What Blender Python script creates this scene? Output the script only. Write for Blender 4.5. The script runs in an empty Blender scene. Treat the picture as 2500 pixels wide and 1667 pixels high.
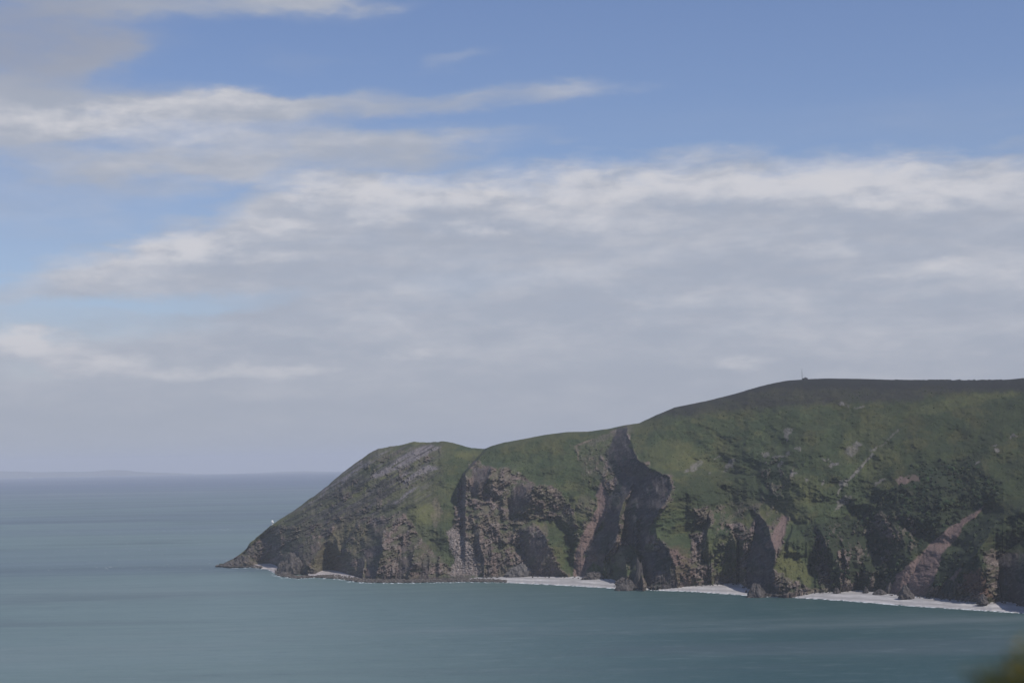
import bpy, bmesh, math, random
import numpy as np
from mathutils import Matrix, Vector
from mathutils import noise as mnoise

random.seed(7)
rng = np.random.default_rng(11)
scene = bpy.context.scene
COL = scene.collection

# ------------------------------------------------------------------ camera
FPX = 4500.0                     # focal length in pixels of a 2500 px wide frame
CX, CY = 1250.0, 833.5
CAMZ = 150.0
PITCH = math.atan((1137 - 0.018 * 1250 - CY) / FPX)
ROLL = math.atan(0.018)
Fw = Vector((0, math.cos(PITCH), math.sin(PITCH)))
R0 = Vector((1, 0, 0))
U0 = Vector((0, -math.sin(PITCH), math.cos(PITCH)))
Rt = R0 * math.cos(ROLL) - U0 * math.sin(ROLL)
Up = U0 * math.cos(ROLL) + R0 * math.sin(ROLL)
cam_data = bpy.data.cameras.new("camera")
cam = bpy.data.objects.new("camera", cam_data)
COL.objects.link(cam)
cam.matrix_world = Matrix(((Rt.x, Up.x, -Fw.x, 0), (Rt.y, Up.y, -Fw.y, 0), (Rt.z, Up.z, -Fw.z, CAMZ), (0, 0, 0, 1)))
cam_data.sensor_width = 36.0
cam_data.lens = FPX / 2500.0 * 36.0
cam_data.clip_start = 0.1
cam_data.clip_end = 400000.0
cam_data.dof.use_dof = True
cam_data.dof.focus_distance = 2300.0
cam_data.dof.aperture_fstop = 2.8
scene.camera = cam

# ------------------------------------------------------------------ sun, exposure
SUN_AZ = math.radians(124)       # clockwise from the view direction (+Y), so from the right and a little behind
SUN_EL = math.radians(51)
sd = Vector((math.sin(SUN_AZ) * math.cos(SUN_EL), math.cos(SUN_AZ) * math.cos(SUN_EL), math.sin(SUN_EL)))
sun_data = bpy.data.lights.new("sun", 'SUN')
sun_data.energy = 3.5
sun_data.angle = math.radians(0.5)
sun_data.color = (1.0, 0.95, 0.88)
sun = bpy.data.objects.new("sun", sun_data)
COL.objects.link(sun)
sun.rotation_euler = sd.to_track_quat('Z', 'Y').to_euler()
scene.view_settings.view_transform = 'Standard'
scene.view_settings.look = 'None'
scene.view_settings.exposure = 0.0
scene.view_settings.gamma = 1.0
scene.view_settings.use_curve_mapping = False
scene.render.engine = 'CYCLES'
scene.cycles.volume_bounces = 1
scene.cycles.max_bounces = 6

# ------------------------------------------------------------------ geometry of the view, as numpy
fw, rt, up = np.array(Fw), np.array(Rt), np.array(Up)
def dirs(px, py):
    """world direction through a point of the view, scaled to unit northing (y = 1)"""
    px = np.asarray(px, float); py = np.asarray(py, float)
    a = ((px - CX) / FPX)[..., None] * rt + ((CY - py) / FPX)[..., None] * up + fw
    return a / a[..., 1:2]
def pt(px, py, Y):
    d = dirs(px, py)
    p = d * np.asarray(Y, float)[..., None]
    p[..., 2] += CAMZ
    return p
def depth_at_z(px, py, z=0.0):
    return (z - CAMZ) / dirs(px, py)[..., 2]

# ------------------------------------------------------------------ node helpers
class NT:
    def __init__(s, tree):
        s.t = tree; s.n = tree.nodes; s.l = tree.links
    def new(s, kind, **kw):
        n = s.n.new(kind)
        for k, v in kw.items():
            if k.startswith('i_'):
                n.inputs[int(k[2:])].default_value = v
            else:
                setattr(n, k, v)
        return n
    def link(s, a, b): s.l.new(a, b)
    def m(s, op, a, b=None, c=None, clamp=False):
        n = s.n.new('ShaderNodeMath'); n.operation = op; n.use_clamp = clamp
        for i, v in enumerate((a, b, c)):
            if v is None: continue
            if isinstance(v, (int, float)): n.inputs[i].default_value = v
            else: s.link(v, n.inputs[i])
        return n.outputs[0]
    def mix(s, f, a, b, typ='MIX'):
        n = s.n.new('ShaderNodeMix'); n.data_type = 'RGBA'; n.blend_type = typ
        for i, v in ((0, f), (6, a), (7, b)):
            if isinstance(v, (int, float)): n.inputs[i].default_value = v
            elif isinstance(v, tuple): n.inputs[i].default_value = (*v, 1) if len(v) == 3 else v
            else: s.link(v, n.inputs[i])
        return n.outputs[2]
    def smooth(s, v, a, b):
        n = s.n.new('ShaderNodeMapRange'); n.interpolation_type = 'SMOOTHSTEP'
        s.link(v, n.inputs[0]); n.inputs[1].default_value = a; n.inputs[2].default_value = b
        return n.outputs[0]
    def noise(s, vec, scale, detail=4, rough=0.55, dist=0.0):
        n = s.n.new('ShaderNodeTexNoise'); n.inputs['Scale'].default_value = scale
        n.inputs['Detail'].default_value = detail; n.inputs['Roughness'].default_value = rough
        n.inputs['Distortion'].default_value = dist
        s.link(vec, n.inputs['Vector'])
        return n

# ------------------------------------------------------------------ world: Nishita sky with clouds
world = bpy.data.worlds.new("World")
scene.world = world
world.use_nodes = True
world.node_tree.nodes.clear()
W = NT(world.node_tree)
WS = 0.1                                  # background strength
sky = W.new('ShaderNodeTexSky', sky_type='NISHITA', sun_disc=False)
sky.sun_elevation = SUN_EL
sky.sun_rotation = SUN_AZ
sky.altitude = 150
sky.air_density = 1.0; sky.dust_density = 0.6; sky.ozone_density = 1.6
tc = W.new('ShaderNodeTexCoord')
sep = W.new('ShaderNodeSeparateXYZ'); W.link(tc.outputs['Generated'], sep.inputs[0])
az = W.m('ARCTAN2', sep.outputs[0], sep.outputs[1])
el = W.m('ARCSINE', sep.outputs[2])
comb = W.new('ShaderNodeCombineXYZ'); W.link(az, comb.inputs[0]); W.link(el, comb.inputs[1])
P = comb.outputs[0]
def azel(px, py):
    d = dirs(px, py); n = np.linalg.norm(d)
    return math.atan2(d[0], d[1]), math.asin(d[2] / n)
# slow warp of the cloud field
mp = W.new('ShaderNodeMapping'); W.link(P, mp.inputs[0]); mp.inputs['Scale'].default_value = (1.0, 2.6, 1)
mp.inputs['Rotation'].default_value = (0, 0, math.radians(-3))
wn = W.noise(mp.outputs[0], 14, 6, 0.6)
sub = W.new('ShaderNodeVectorMath', operation='SUBTRACT'); W.link(wn.outputs['Color'], sub.inputs[0]); sub.inputs[1].default_value = (.5, .5, .5)
scl = W.new('ShaderNodeVectorMath', operation='MULTIPLY'); W.link(sub.outputs[0], scl.inputs[0]); scl.inputs[1].default_value = (.10, .028, 0)
addv = W.new('ShaderNodeVectorMath', operation='ADD'); W.link(P, addv.inputs[0]); W.link(scl.outputs[0], addv.inputs[1])
PW = addv.outputs[0]
n_big = W.noise(mp.outputs[0], 11, 5, 0.55).outputs[0]
mp2 = W.new('ShaderNodeMapping'); W.link(P, mp2.inputs[0]); mp2.inputs['Scale'].default_value = (1.0, 3.6, 1)
mp2.inputs['Location'].default_value = (3.1, 7.7, 0)
n_fine = W.noise(mp2.outputs[0], 30, 7, 0.55, 0.4).outputs[0]
mp3 = W.new('ShaderNodeMapping'); W.link(P, mp3.inputs[0]); mp3.inputs['Scale'].default_value = (1.0, 6.0, 1)
mp3.inputs['Location'].default_value = (1.1, 2.7, 0)
n_streak = W.noise(mp3.outputs[0], 9, 6, 0.55, 0.3).outputs[0]
n_puff = W.noise(mp.outputs[0], 34, 7, 0.6, 0.2).outputs[0]
def blob(px, py, rx, ry, w, rot=0.0, soft=1.0):
    u, v = azel(px, py)
    m_ = W.new('ShaderNodeMapping'); m_.vector_type = 'TEXTURE'
    W.link(PW, m_.inputs[0])
    m_.inputs['Location'].default_value = (u, v, 0)
    m_.inputs['Rotation'].default_value = (0, 0, math.radians(rot))
    m_.inputs['Scale'].default_value = (rx / FPX, ry / FPX, 1)
    ln = W.new('ShaderNodeVectorMath', operation='LENGTH'); W.link(m_.outputs[0], ln.inputs[0])
    mr = W.new('ShaderNodeMapRange'); mr.interpolation_type = 'SMOOTHSTEP'
    W.link(ln.outputs['Value'], mr.inputs[0])
    mr.inputs[1].default_value = 1.35; mr.inputs[2].default_value = 0.15
    mr.inputs[3].default_value = 0.0; mr.inputs[4].default_value = w
    return mr.outputs[0]
def total(vals):
    out = vals[0]
    for v in vals[1:]:
        out = W.m('ADD', out, v)
    return out
veil = total([
    blob(50, 480, 460, 150, .46), blob(1900, 300, 700, 70, .12), blob(230, 285, 520, 78, 1.15, 0), blob(760, 262, 420, 38, .75, 2), blob(60, 340, 170, 60, .5),
    blob(1200, 248, 300, 32, .55, 4), blob(1450, 222, 140, 20, .18, 3), blob(480, 15, 380, 48, .95), blob(760, 5, 220, 30, .45),
    blob(60, 70, 330, 130, .65), blob(215, 135, 110, 75, .35), blob(30, 190, 190, 75, .45),
    blob(760, 385, 480, 78, .9, 3), blob(1080, 335, 260, 26, .4), blob(520, 405, 190, 42, .55), blob(215, 415, 150, 42, .5),
    blob(400, 470, 160, 25, .2), blob(1140, 140, 130, 22, .28, 10), blob(1375, 355, 60, 16, .22), blob(740, 150, 120, 25, .15),
    blob(120, 720, 260, 28, .35), blob(560, 770, 420, 30, .45, 3),
    blob(30, 835, 150, 42, 1.05), blob(210, 885, 190, 46, 1.2), blob(500, 915, 290, 34, 1.0), blob(735, 912, 120, 24, .5),
    blob(2400, 330, 300, 120, .12)])
# the main bank: everything under a boundary that climbs from the lower left to the right
fc = W.new('ShaderNodeFloatCurve')
U_LO, U_HI = -0.6, 0.6
V_LO, V_HI = -0.1, 0.35
uu = W.new('ShaderNodeMapRange'); W.link(az, uu.inputs[0]); uu.inputs[1].default_value = U_LO; uu.inputs[2].default_value = U_HI
W.link(uu.outputs[0], fc.inputs['Value'])
cm = fc.mapping.curves[0]
bd = [(-900, 820), (-300, 760), (0, 680), (110, 635), (270, 585), (420, 545), (560, 500), (660, 425), (800, 395), (1000, 415), (1250, 418), (1500, 408), (1700, 382), (1800, 368), (2000, 378), (2250, 380), (2500, 366), (2900, 330), (3400, 420)]
pts_ = []
for x, y in bd:
    u, v = azel(x, y)
    pts_.append(((u - U_LO) / (U_HI - U_LO), (v - V_LO) / (V_HI - V_LO)))
cm.points[0].location = (0.0, pts_[0][1]); cm.points[1].location = (1.0, pts_[-1][1])
for p_ in pts_: cm.points.new(*p_)
fc.mapping.update()
vb = W.m('MULTIPLY_ADD', fc.outputs[0], V_HI - V_LO, V_LO)
sepw = W.new('ShaderNodeSeparateXYZ'); W.link(PW, sepw.inputs[0])
below = W.m('SUBTRACT', vb, sepw.outputs[1])          # > 0 inside the bank
below = W.m('ADD', below, W.m('MULTIPLY', W.m('SUBTRACT', n_fine, 0.5), 0.022))
bank = W.smooth(below, -0.010, 0.014)
# pale blue gaps under the bank at the left
gap = total([blob(150, 780, 340, 45, .7), blob(420, 735, 330, 26, .75, 3), blob(60, 900, 130, 26, .3), blob(20, 705, 120, 60, .3), blob(1150, 690, 250, 30, .15)])
bank = W.m('SUBTRACT', bank, gap, clamp=True)
veil = W.m('MULTIPLY', veil, W.m('MULTIPLY_ADD', n_big, 1.5, 0.2))
veil = W.m('MULTIPLY', veil, W.m('MULTIPLY_ADD', n_fine, 0.7, 0.65))
alpha = W.m('MAXIMUM', W.m('MULTIPLY', bank, W.m('MULTIPLY_ADD', n_fine, 0.25, 0.83)), W.smooth(veil, -0.05, 1.05), clamp=True)
# brightness of the cloud
bright = total([blob(430, 605, 230, 42, .75), blob(215, 655, 160, 38, .45), blob(640, 540, 90, 26, .45), blob(850, 470, 210, 40, .5),
                blob(920, 535, 120, 24, .45), blob(1150, 570, 110, 24, .5), blob(1300, 460, 420, 70, .45), blob(1700, 430, 500, 60, .45),
                blob(2150, 440, 420, 70, .55), blob(2250, 490, 160, 40, .35), blob(1950, 600, 120, 20, .35), blob(1450, 540, 300, 30, .3), blob(1830, 875, 90, 24, .8),
                blob(40, 830, 130, 34, .65), blob(240, 880, 150, 36, .75), blob(540, 912, 220, 28, .7), blob(740, 905, 90, 20, .5), blob(230, 300, 400, 50, .6), blob(500, 260, 250, 30, .3), blob(970, 868, 60, 20, .35), blob(2300, 660, 250, 18, .25), blob(40, 560, 30, 4, 0), blob(1030, 470, 260, 55, .3), blob(700, 620, 60, 12, .2), blob(1600, 720, 300, 14, .15)])
bright = W.m('ADD', W.m('MULTIPLY', bright, W.m('MULTIPLY_ADD', n_puff, 3.0, -0.5)), W.m('MULTIPLY', W.m('SUBTRACT', n_streak, 0.5), 1.6))
bright = W.m('ADD', bright, W.m('MULTIPLY', W.m('SUBTRACT', n_puff, 0.5), 1.2))
bright = W.m('SUBTRACT', bright, blob(80, 90, 420, 150, .9))
bright = W.m('ADD', bright, W.m('MULTIPLY', W.m('MULTIPLY', W.smooth(below, 0.032, 0.002), bank), 0.16))
bright = W.smooth(bright, -0.35, 1.1)
def lin(r, g, b):
    f = lambda c: ((c / 255 + 0.055) / 1.055) ** 2.4 if c > 10 else c / 255 / 12.92
    return (f(r), f(g), f(b))
def wcol(r, g, b, k=1.0): return tuple(c / WS * k for c in lin(r, g, b))
cloud = W.mix(bright, wcol(166, 173, 188), wcol(206, 206, 212))
skyc = W.mix(1.0, sky.outputs[0], (0.84, 0.84, 1.02), 'MULTIPLY')
cloud = W.mix(blob(60, 80, 420, 150, .75), cloud, wcol(146, 153, 172))
full = W.mix(alpha, skyc, cloud)
# pale air just above the horizon
hz = W.smooth(el, 0.085, -0.01)
full = W.mix(hz, full, wcol(163, 169, 182))
bg = W.new('ShaderNodeBackground'); W.link(full, bg.inputs[0]); bg.inputs[1].default_value = WS
wo = W.new('ShaderNodeOutputWorld'); W.link(bg.outputs[0], wo.inputs[0])

# ------------------------------------------------------------------ object helpers
def tag(o, label=None, cat=None, group=None, kind=None):
    if label: o['label'] = label
    if cat: o['category'] = cat
    if group: o['group'] = group
    if kind: o['kind'] = kind
    return o
def mesh_np(name, verts, quads=None, tris=None, mat=None, col=None, smooth=True, parent=None):
    me = bpy.data.meshes.new(name)
    verts = np.asarray(verts, np.float32).reshape(-1, 3)
    me.vertices.add(len(verts)); me.vertices.foreach_set('co', verts.ravel())
    loops = []; starts = []; n = 0
    if quads is not None and len(quads):
        q = np.asarray(quads, np.int32); loops.append(q.ravel()); starts.append(np.arange(len(q)) * 4); n = len(q) * 4
    if tris is not None and len(tris):
        t = np.asarray(tris, np.int32); loops.append(t.ravel()); starts.append(np.arange(len(t)) * 3 + n)
    loops = np.concatenate(loops); starts = np.concatenate(starts).astype(np.int32)
    me.loops.add(len(loops)); me.loops.foreach_set('vertex_index', loops.astype(np.int32))
    me.polygons.add(len(starts)); me.polygons.foreach_set('loop_start', starts)
    me.polygons.foreach_set('use_smooth', np.full(len(starts), smooth))
    me.update(calc_edges=True); me.validate()
    if col is not None:
        a = me.color_attributes.new('Col', 'FLOAT_COLOR', 'POINT')
        c = np.ones((len(verts), 4), np.float32); c[:, :3] = col
        a.data.foreach_set('color', c.ravel())
    if mat: me.materials.append(mat)
    o = bpy.data.objects.new(name, me); COL.objects.link(o)
    if parent: o.parent = parent
    return o
def grid_quads(nr, nc):
    i = np.arange(nr - 1)[:, None] * nc + np.arange(nc - 1)[None, :]
    return np.stack([i, i + 1, i + 1 + nc, i + nc], -1).reshape(-1, 4)
def bm_obj(name, bm, mat, parent=None, smooth=False):
    me = bpy.data.meshes.new(name); bm.to_mesh(me); bm.free()
    for p in me.polygons: p.use_smooth = smooth
    me.materials.append(mat)
    o = bpy.data.objects.new(name, me); COL.objects.link(o)
    if parent: o.parent = parent
    return o
def empty(name, loc, rz=0.0):
    o = bpy.data.objects.new(name, None); COL.objects.link(o); o.location = loc; o.rotation_euler = (0, 0, rz); return o

# ------------------------------------------------------------------ noise in numpy
TAB = rng.random((8, 257, 257)).astype(np.float32)
TAB[:, 256, :] = TAB[:, 0, :]; TAB[:, :, 256] = TAB[:, :, 0]
def vnoise(x, y, seed=0):
    xi = np.floor(x).astype(np.int64); yi = np.floor(y).astype(np.int64)
    fx = (x - xi).astype(np.float32); fy = (y - yi).astype(np.float32)
    fx = fx * fx * fx * (fx * (fx * 6 - 15) + 10); fy = fy * fy * fy * (fy * (fy * 6 - 15) + 10)
    xi = xi & 255; yi = yi & 255
    T = TAB[seed % 8]
    a = T[yi, xi]; b = T[yi, xi + 1]; c = T[yi + 1, xi]; d = T[yi + 1, xi + 1]
    return (a + (b - a) * fx) * (1 - fy) + (c + (d - c) * fx) * fy
def fbm(x, y, octv=5, gain=0.5, seed=0, ridged=False):
    s = 0.0; amp = 1.0; tot = 0.0
    for k in range(octv):
        n = vnoise(x + 17.3 * k + 5 * seed, y - 9.1 * k + 3 * seed, seed + k)
        if ridged: n = 1 - np.abs(2 * n - 1)
        s = s + amp * n; tot += amp
        amp *= gain; x, y = (0.8 * x - 0.6 * y) * 2.03, (0.6 * x + 0.8 * y) * 2.03
    return s / tot
def sstep(a, b, x):
    t = np.clip((x - a) / (b - a), 0, 1); return t * t * (3 - 2 * t)

# ------------------------------------------------------------------ outline of the headland
SIL = np.array([(525, 1382), (533, 1379), (548, 1373), (564, 1366), (584, 1353.6), (599.5, 1341), (610, 1325.5), (627.5, 1310), (643, 1297.4), (663, 1281),
    (678.6, 1271), (704, 1254), (729.6, 1237.5), (755, 1218), (780.6, 1200.5), (806, 1180), (831.6, 1157), (857, 1138), (882.6, 1120), (908, 1102),
    (921, 1096), (954, 1089), (979.6, 1086), (1000, 1080), (1010, 1078), (1043, 1080), (1060, 1078), (1070, 1079), (1077, 1076.5), (1092, 1077.5), (1115, 1083),
    (1143, 1091.5), (1165, 1094.5), (1183.6, 1095.5), (1201, 1088), (1229.6, 1080), (1275.5, 1072), (1330, 1061), (1381.6, 1054.5), (1436, 1053), (1488, 1046),
    (1528, 1037), (1559.5, 1033), (1600, 1014), (1647.5, 994), (1727, 978), (1800, 959.7), (1825.5, 951.4), (1863.8, 941), (1889, 935),
    (1921, 929), (1958, 926.5), (1978.6, 925), (2017, 923.6), (2055, 924), (2100, 924.6), (2179, 927), (2338, 928), (2423, 928.5), (2465, 926), (2500, 922.6),
    (2600, 915), (2800, 900), (3100, 880), (3300, 870)], float)
FOOT = np.array([(525, 1382.5, 0), (533, 1380, 0), (560, 1383, 0), (600, 1382, 0), (612, 1381, 1), (620, 1376, 3), (640, 1373.5, 3), (668, 1376, 3), (680, 1386, 2), (700, 1392, 2),
    (720, 1398, 1.5), (770, 1401, 1.5), (776, 1396, 3), (790, 1390, 3), (815, 1391, 3), (845, 1399, 3), (880, 1411, 1.5), (930, 1414, 1.5), (1008, 1414, 1.5), (1100, 1411, 2),
    (1180, 1407, 3), (1250, 1405, 4), (1373, 1406, 4), (1430, 1407, 4), (1499, 1413, 4), (1512, 1422, 2), (1530, 1430, 1.5), (1564, 1433, 1.5), (1572, 1433, 3), (1640, 1430, 4), (1678, 1427.5, 4),
    (1750, 1424, 4), (1796, 1421, 4), (1806, 1423, 4), (1812, 1429, 4), (1838, 1437, 3), (1850, 1446, 1.5), (1900, 1452, 1), (1914, 1451, 3), (1960, 1447, 4), (1994, 1443, 4),
    (2042, 1443, 4), (2098, 1438.5, 4), (2115, 1442, 4), (2150, 1442, 4), (2161, 1446, 4), (2190, 1450, 4), (2251, 1454, 4), (2340, 1462, 4), (2378, 1466, 4), (2405, 1469, 4),
    (2430, 1466, 4), (2474, 1467, 4), (2484, 1473, 4), (2500, 1477, 4), (2600, 1492, 4), (3300, 1590, 4)], float)
WATER = np.array([(525, 1382.5), (533, 1381), (564, 1384), (610, 1383), (653, 1388), (680, 1405), (724, 1411), (770, 1408), (830, 1412), (870, 1419), (908, 1421), (1008, 1421), (1130, 1419),
    (1221, 1420), (1316, 1425), (1402, 1429), (1511, 1436), (1600, 1440), (1691, 1443), (1822, 1452), (1876, 1456), (1914, 1456), (2059, 1465),
    (2219, 1478), (2378, 1488), (2500, 1496), (2600, 1504), (3300, 1610)], float)
BASEW = np.array([(525, 1380), (800, 1400), (1100, 1412), (1500, 1424), (1900, 1446), (2500, 1484), (3300, 1600)], float)
EXTRA = np.array([(525, 4), (600, 45), (663, 90), (760, 190), (850, 270), (921, 330), (1080, 420), (1165, 470), (1183, 470), (1190, 330), (1400, 390), (1500, 430), (1560, 430),
    (1800, 520), (2000, 580), (2500, 650), (3300, 700)], float)
def ip(tab, x, k=1): return np.interp(x, tab[:, 0], tab[:, k])

# crest lines of spurs: nodes (x, y, reach towards the viewer in m, width of the left flank, width of the right flank)
SPURS = [
 [(850, 1238, 6, 50, 60), (817, 1272, 26, 60, 60), (803, 1312, 44, 80, 60), (797, 1330, 52, 85, 55), (772, 1361, 50, 70, 60), (755, 1378, 40, 55, 60)],
 [(668, 1288, 0, 22, 22), (668, 1315, 12, 26, 22), (672, 1345, 12, 26, 26)],
 [(708, 1347, 0, 22, 14), (712, 1362, 32, 34, 24), (722, 1392, 40, 42, 30)],
 [(585, 1352, 0, 20, 40), (590, 1362, 14, 25, 40), (600, 1378, 22, 35, 45)],
 [(888, 1255, 0, 14, 30), (870, 1290, 14, 16, 30), (845, 1350, 18, 20, 30), (838, 1365, 10, 20, 30)],
 [(960, 1245, 0, 30, 40), (945, 1272, 20, 34, 46), (940, 1300, 34, 40, 46), (938, 1340, 44, 46, 42), (925, 1375, 46, 46, 46), (918, 1408, 46, 46, 46)],
 [(898, 1345, 0, 16, 30), (890, 1375, 18, 22, 24), (885, 1408, 24, 26, 24)],
 [(1012, 1310, 4, 30, 50), (1010, 1345, 28, 30, 36), (1006, 1370, 34, 32, 22), (998, 1408, 36, 32, 18)],
 [(1040, 1345, 6, 24, 60), (1047, 1375, 26, 26, 70), (1045, 1414, 32, 28, 70)],
 [(1205, 1128, 0, 44, 90), (1200, 1145, 40, 50, 80), (1196, 1170, 46, 46, 70), (1186, 1195, 34, 40, 60)],
 [(1315, 1172, 0, 60, 60), (1306, 1190, 48, 66, 50), (1298, 1212, 54, 62, 50), (1285, 1235, 44, 46, 50), (1278, 1255, 8, 40, 40)],
 [(1168, 1208, 0, 30, 30), (1176, 1240, 14, 44, 34), (1190, 1290, 18, 40, 34), (1196, 1330, 10, 30, 34)],
 [(1166, 1280, 0, 12, 40), (1170, 1300, 18, 14, 40), (1174, 1330, 20, 16, 44), (1186, 1365, 14, 16, 44)],
 [(1215, 1310, 0, 24, 40), (1235, 1350, 14, 30, 40), (1245, 1400, 20, 36, 60)],
 [(1295, 1280, 10, 40, 60), (1312, 1292, 34, 56, 60), (1328, 1310, 52, 66, 60), (1340, 1338, 64, 74, 60), (1348, 1362, 66, 80, 50), (1368, 1386, 62, 90, 40), (1388, 1405, 56, 100, 30)],
 [(1270, 1350, 0, 20, 14), (1268, 1372, 14, 24, 20), (1270, 1402, 22, 32, 34)],
 [(1400, 1200, 0, 30, 40), (1400, 1240, 14, 40, 60), (1395, 1300, 20, 40, 60), (1400, 1380, 14, 40, 50)],
 [(1532, 1038, 26, 26, 60), (1536, 1068, 34, 30, 80), (1548, 1092, 52, 56, 110), (1556, 1120, 66, 80, 140), (1590, 1146, 84, 104, 170), (1636, 1164, 104, 138, 210),
  (1642, 1200, 112, 142, 210), (1622, 1240, 110, 128, 200), (1602, 1270, 100, 112, 190), (1586, 1296, 92, 96, 170), (1578, 1330, 84, 60, 160)],
 [(1560, 1150, 20, 30, 12), (1545, 1185, 40, 46, 12), (1525, 1225, 50, 44, 12), (1518, 1255, 62, 40, 16), (1512, 1290, 72, 46, 22), (1500, 1318, 78, 70, 26), (1486, 1345, 74, 66, 40), (1474, 1368, 50, 50, 60)],
 [(1508, 1322, 40, 40, 40), (1522, 1360, 66, 72, 44), (1532, 1402, 62, 80, 40)],
 [(1560, 1362, 40, 46, 10), (1566, 1395, 84, 56, 10), (1570, 1434, 96, 62, 10)],
 [(1592, 1298, 70, 26, 150), (1628, 1330, 96, 56, 160), (1648, 1370, 104, 76, 160), (1656, 1430, 104, 82, 150)],
 [(1738, 1225, 30, 24, 110), (1736, 1270, 66, 22, 130), (1731, 1310, 78, 18, 140), (1727, 1360, 84, 16, 140), (1730, 1400, 84, 16, 120), (1732, 1424, 78, 18, 120)],
 [(1784, 1300, 74, 200, 12), (1796, 1345, 100, 220, 9), (1797, 1385, 100, 220, 8), (1795, 1420, 92, 220, 8)],
 [(1846, 1248, 20, 20, 80), (1872, 1275, 64, 44, 90), (1888, 1310, 92, 66, 90), (1898, 1345, 112, 84, 90), (1893, 1385, 122, 90, 90), (1895, 1420, 120, 92, 90), (1898, 1450, 112, 88, 90)],
 [(1936, 1290, 40, 18, 70), (1928, 1325, 100, 22, 80), (1925, 1345, 112, 26, 80)],
 [(2000, 1290, 24, 18, 70), (2015, 1315, 46, 22, 60), (2028, 1350, 56, 26, 60), (2044, 1400, 62, 28, 60), (2054, 1444, 62, 30, 60)],
 [(2055, 1310, 20, 20, 60), (2062, 1360, 54, 26, 70), (2060, 1444, 64, 30, 70)],
 [(2120, 1225, 0, 40, 30), (2150, 1250, 12, 50, 26), (2190, 1295, 24, 66, 26), (2205, 1325, 24, 66, 30), (2205, 1370, 10, 60, 30)],
 [(2108, 1350, 10, 30, 60), (2120, 1400, 50, 40, 60), (2130, 1444, 56, 40, 60)],
 [(2505, 1235, 40, 70, 80), (2458, 1282, 66, 70, 80), (2424, 1313, 80, 72, 80), (2396, 1338, 90, 74, 70), (2366, 1370, 90, 70, 60), (2345, 1400, 84, 60, 70), (2330, 1440, 70, 60, 80)],
 [(2390, 1350, 84, 140, 40), (2398, 1400, 84, 180, 44), (2404, 1430, 76, 200, 40), (2415, 1468, 60, 200, 40)],
 [(2550, 1310, 40, 70, 100), (2530, 1370, 70, 100, 100), (2512, 1430, 78, 86, 100), (2500, 1480, 70, 66, 100)],
 [(2660, 1250, 20, 90, 120), (2700, 1350, 40, 110, 120), (2690, 1510, 40, 110, 120)],
 [(2900, 1250, 20, 90, 160), (2950, 1400, 50, 140, 160), (2930, 1570, 50, 140, 160)],
 [(2270, 1150, 0, 60, 40), (2290, 1190, 16, 60, 40), (2300, 1230, 18, 60, 40), (2290, 1290, 8, 60, 40)],
 [(2385, 1108, 0, 30, 40), (2392, 1140, 14, 50, 60), (2420, 1190, 16, 60, 60), (2430, 1220, 6, 60, 60)],
 [(1940, 1130, 0, 50, 90), (1930, 1190, 14, 60, 110), (1950, 1260, 18, 60, 100), (1955, 1300, 10, 60, 90)],
]
def relief(px, py):
    out = np.zeros_like(px); left = np.zeros_like(px)
    for sp in SPURS:
        a = np.array(sp, float)
        y = a[:, 1]
        x0, x1 = (a[:, 0] - a[:, 3]).min() - 4, (a[:, 0] + a[:, 4]).max() + 4
        m = (px > x0) & (px < x1) & (py > y[0] - 26)
        if not m.any(): continue
        X = px[m]; Yv = py[m]
        cx = np.interp(Yv, y, a[:, 0]); A = np.interp(Yv, y, a[:, 2])
        A = A * sstep(y[0] - 24, y[0] + 4, Yv) if a[0, 2] > 0 else A
        A = A * sstep(y[-1] + 24, y[-1] + 2, Yv) if y[-1] < 1365 else A
        wl = np.interp(Yv, y, a[:, 3]); wr = np.interp(Yv, y, a[:, 4])
        d = X - cx
        v = np.where(d < 0, 1 + d / wl, 1 - d / wr)
        v = np.clip(v, 0, 1)
        v = np.where(d < 0, v, v ** 0.9)
        win = A * v > out[m]
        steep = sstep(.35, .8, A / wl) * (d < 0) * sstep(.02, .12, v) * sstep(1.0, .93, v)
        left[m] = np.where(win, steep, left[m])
        out[m] = np.maximum(out[m], A * v)
    return out, left

# ------------------------------------------------------------------ the headland surface
xa = np.concatenate([np.arange(526, 2545, 1.2), np.arange(2546, 2720, 3.0), np.arange(2722, 3300, 8.0)])
NC = len(xa); NR = 430
tv = np.linspace(0, 1, NR)
tv = 1 - (1 - tv) ** 1.12
Fy = ip(FOOT, xa); Fz = ip(FOOT, xa, 2); Sy = ip(SIL, xa)
ker = np.exp(-np.linspace(-2, 2, 9) ** 2); ker /= ker.sum()
Sy_s = np.convolve(np.pad(Sy, 4, mode='edge'), ker, mode='valid')
Sy = Sy_s + (fbm(xa / 9.0, xa * 0 + 3.3, 4, .6, 2) - .5) * np.interp(xa, [540, 700, 900, 1100, 1300, 2100, 2150, 2450, 2500], [6, 3.5, 2.4, 1.8, 1.2, .8, .9, .9, .9])
Fy = Fy + (fbm(xa / 7.0, xa * 0 + 1.3, 3, .6, 3) - .5) * 5.0
Fy = np.maximum(Fy, Sy + 0.6)
PX = np.repeat(xa[None, :], NR, 0)
PY = Fy[None, :] + (Sy - Fy)[None, :] * tv[:, None]
T = np.repeat(tv[:, None], NC, 1)
Ds = depth_at_z(xa, ip(BASEW, xa), 0.0)
shift = np.clip(PY - 1096, 0, 60)
EX = ip(EXTRA, PX + shift * 0.9)
g = 0.36 * T + 0.64 * (1 - np.sqrt(np.clip(1 - T * T, 0, 1)))
D = Ds[None, :] + EX * g
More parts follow.
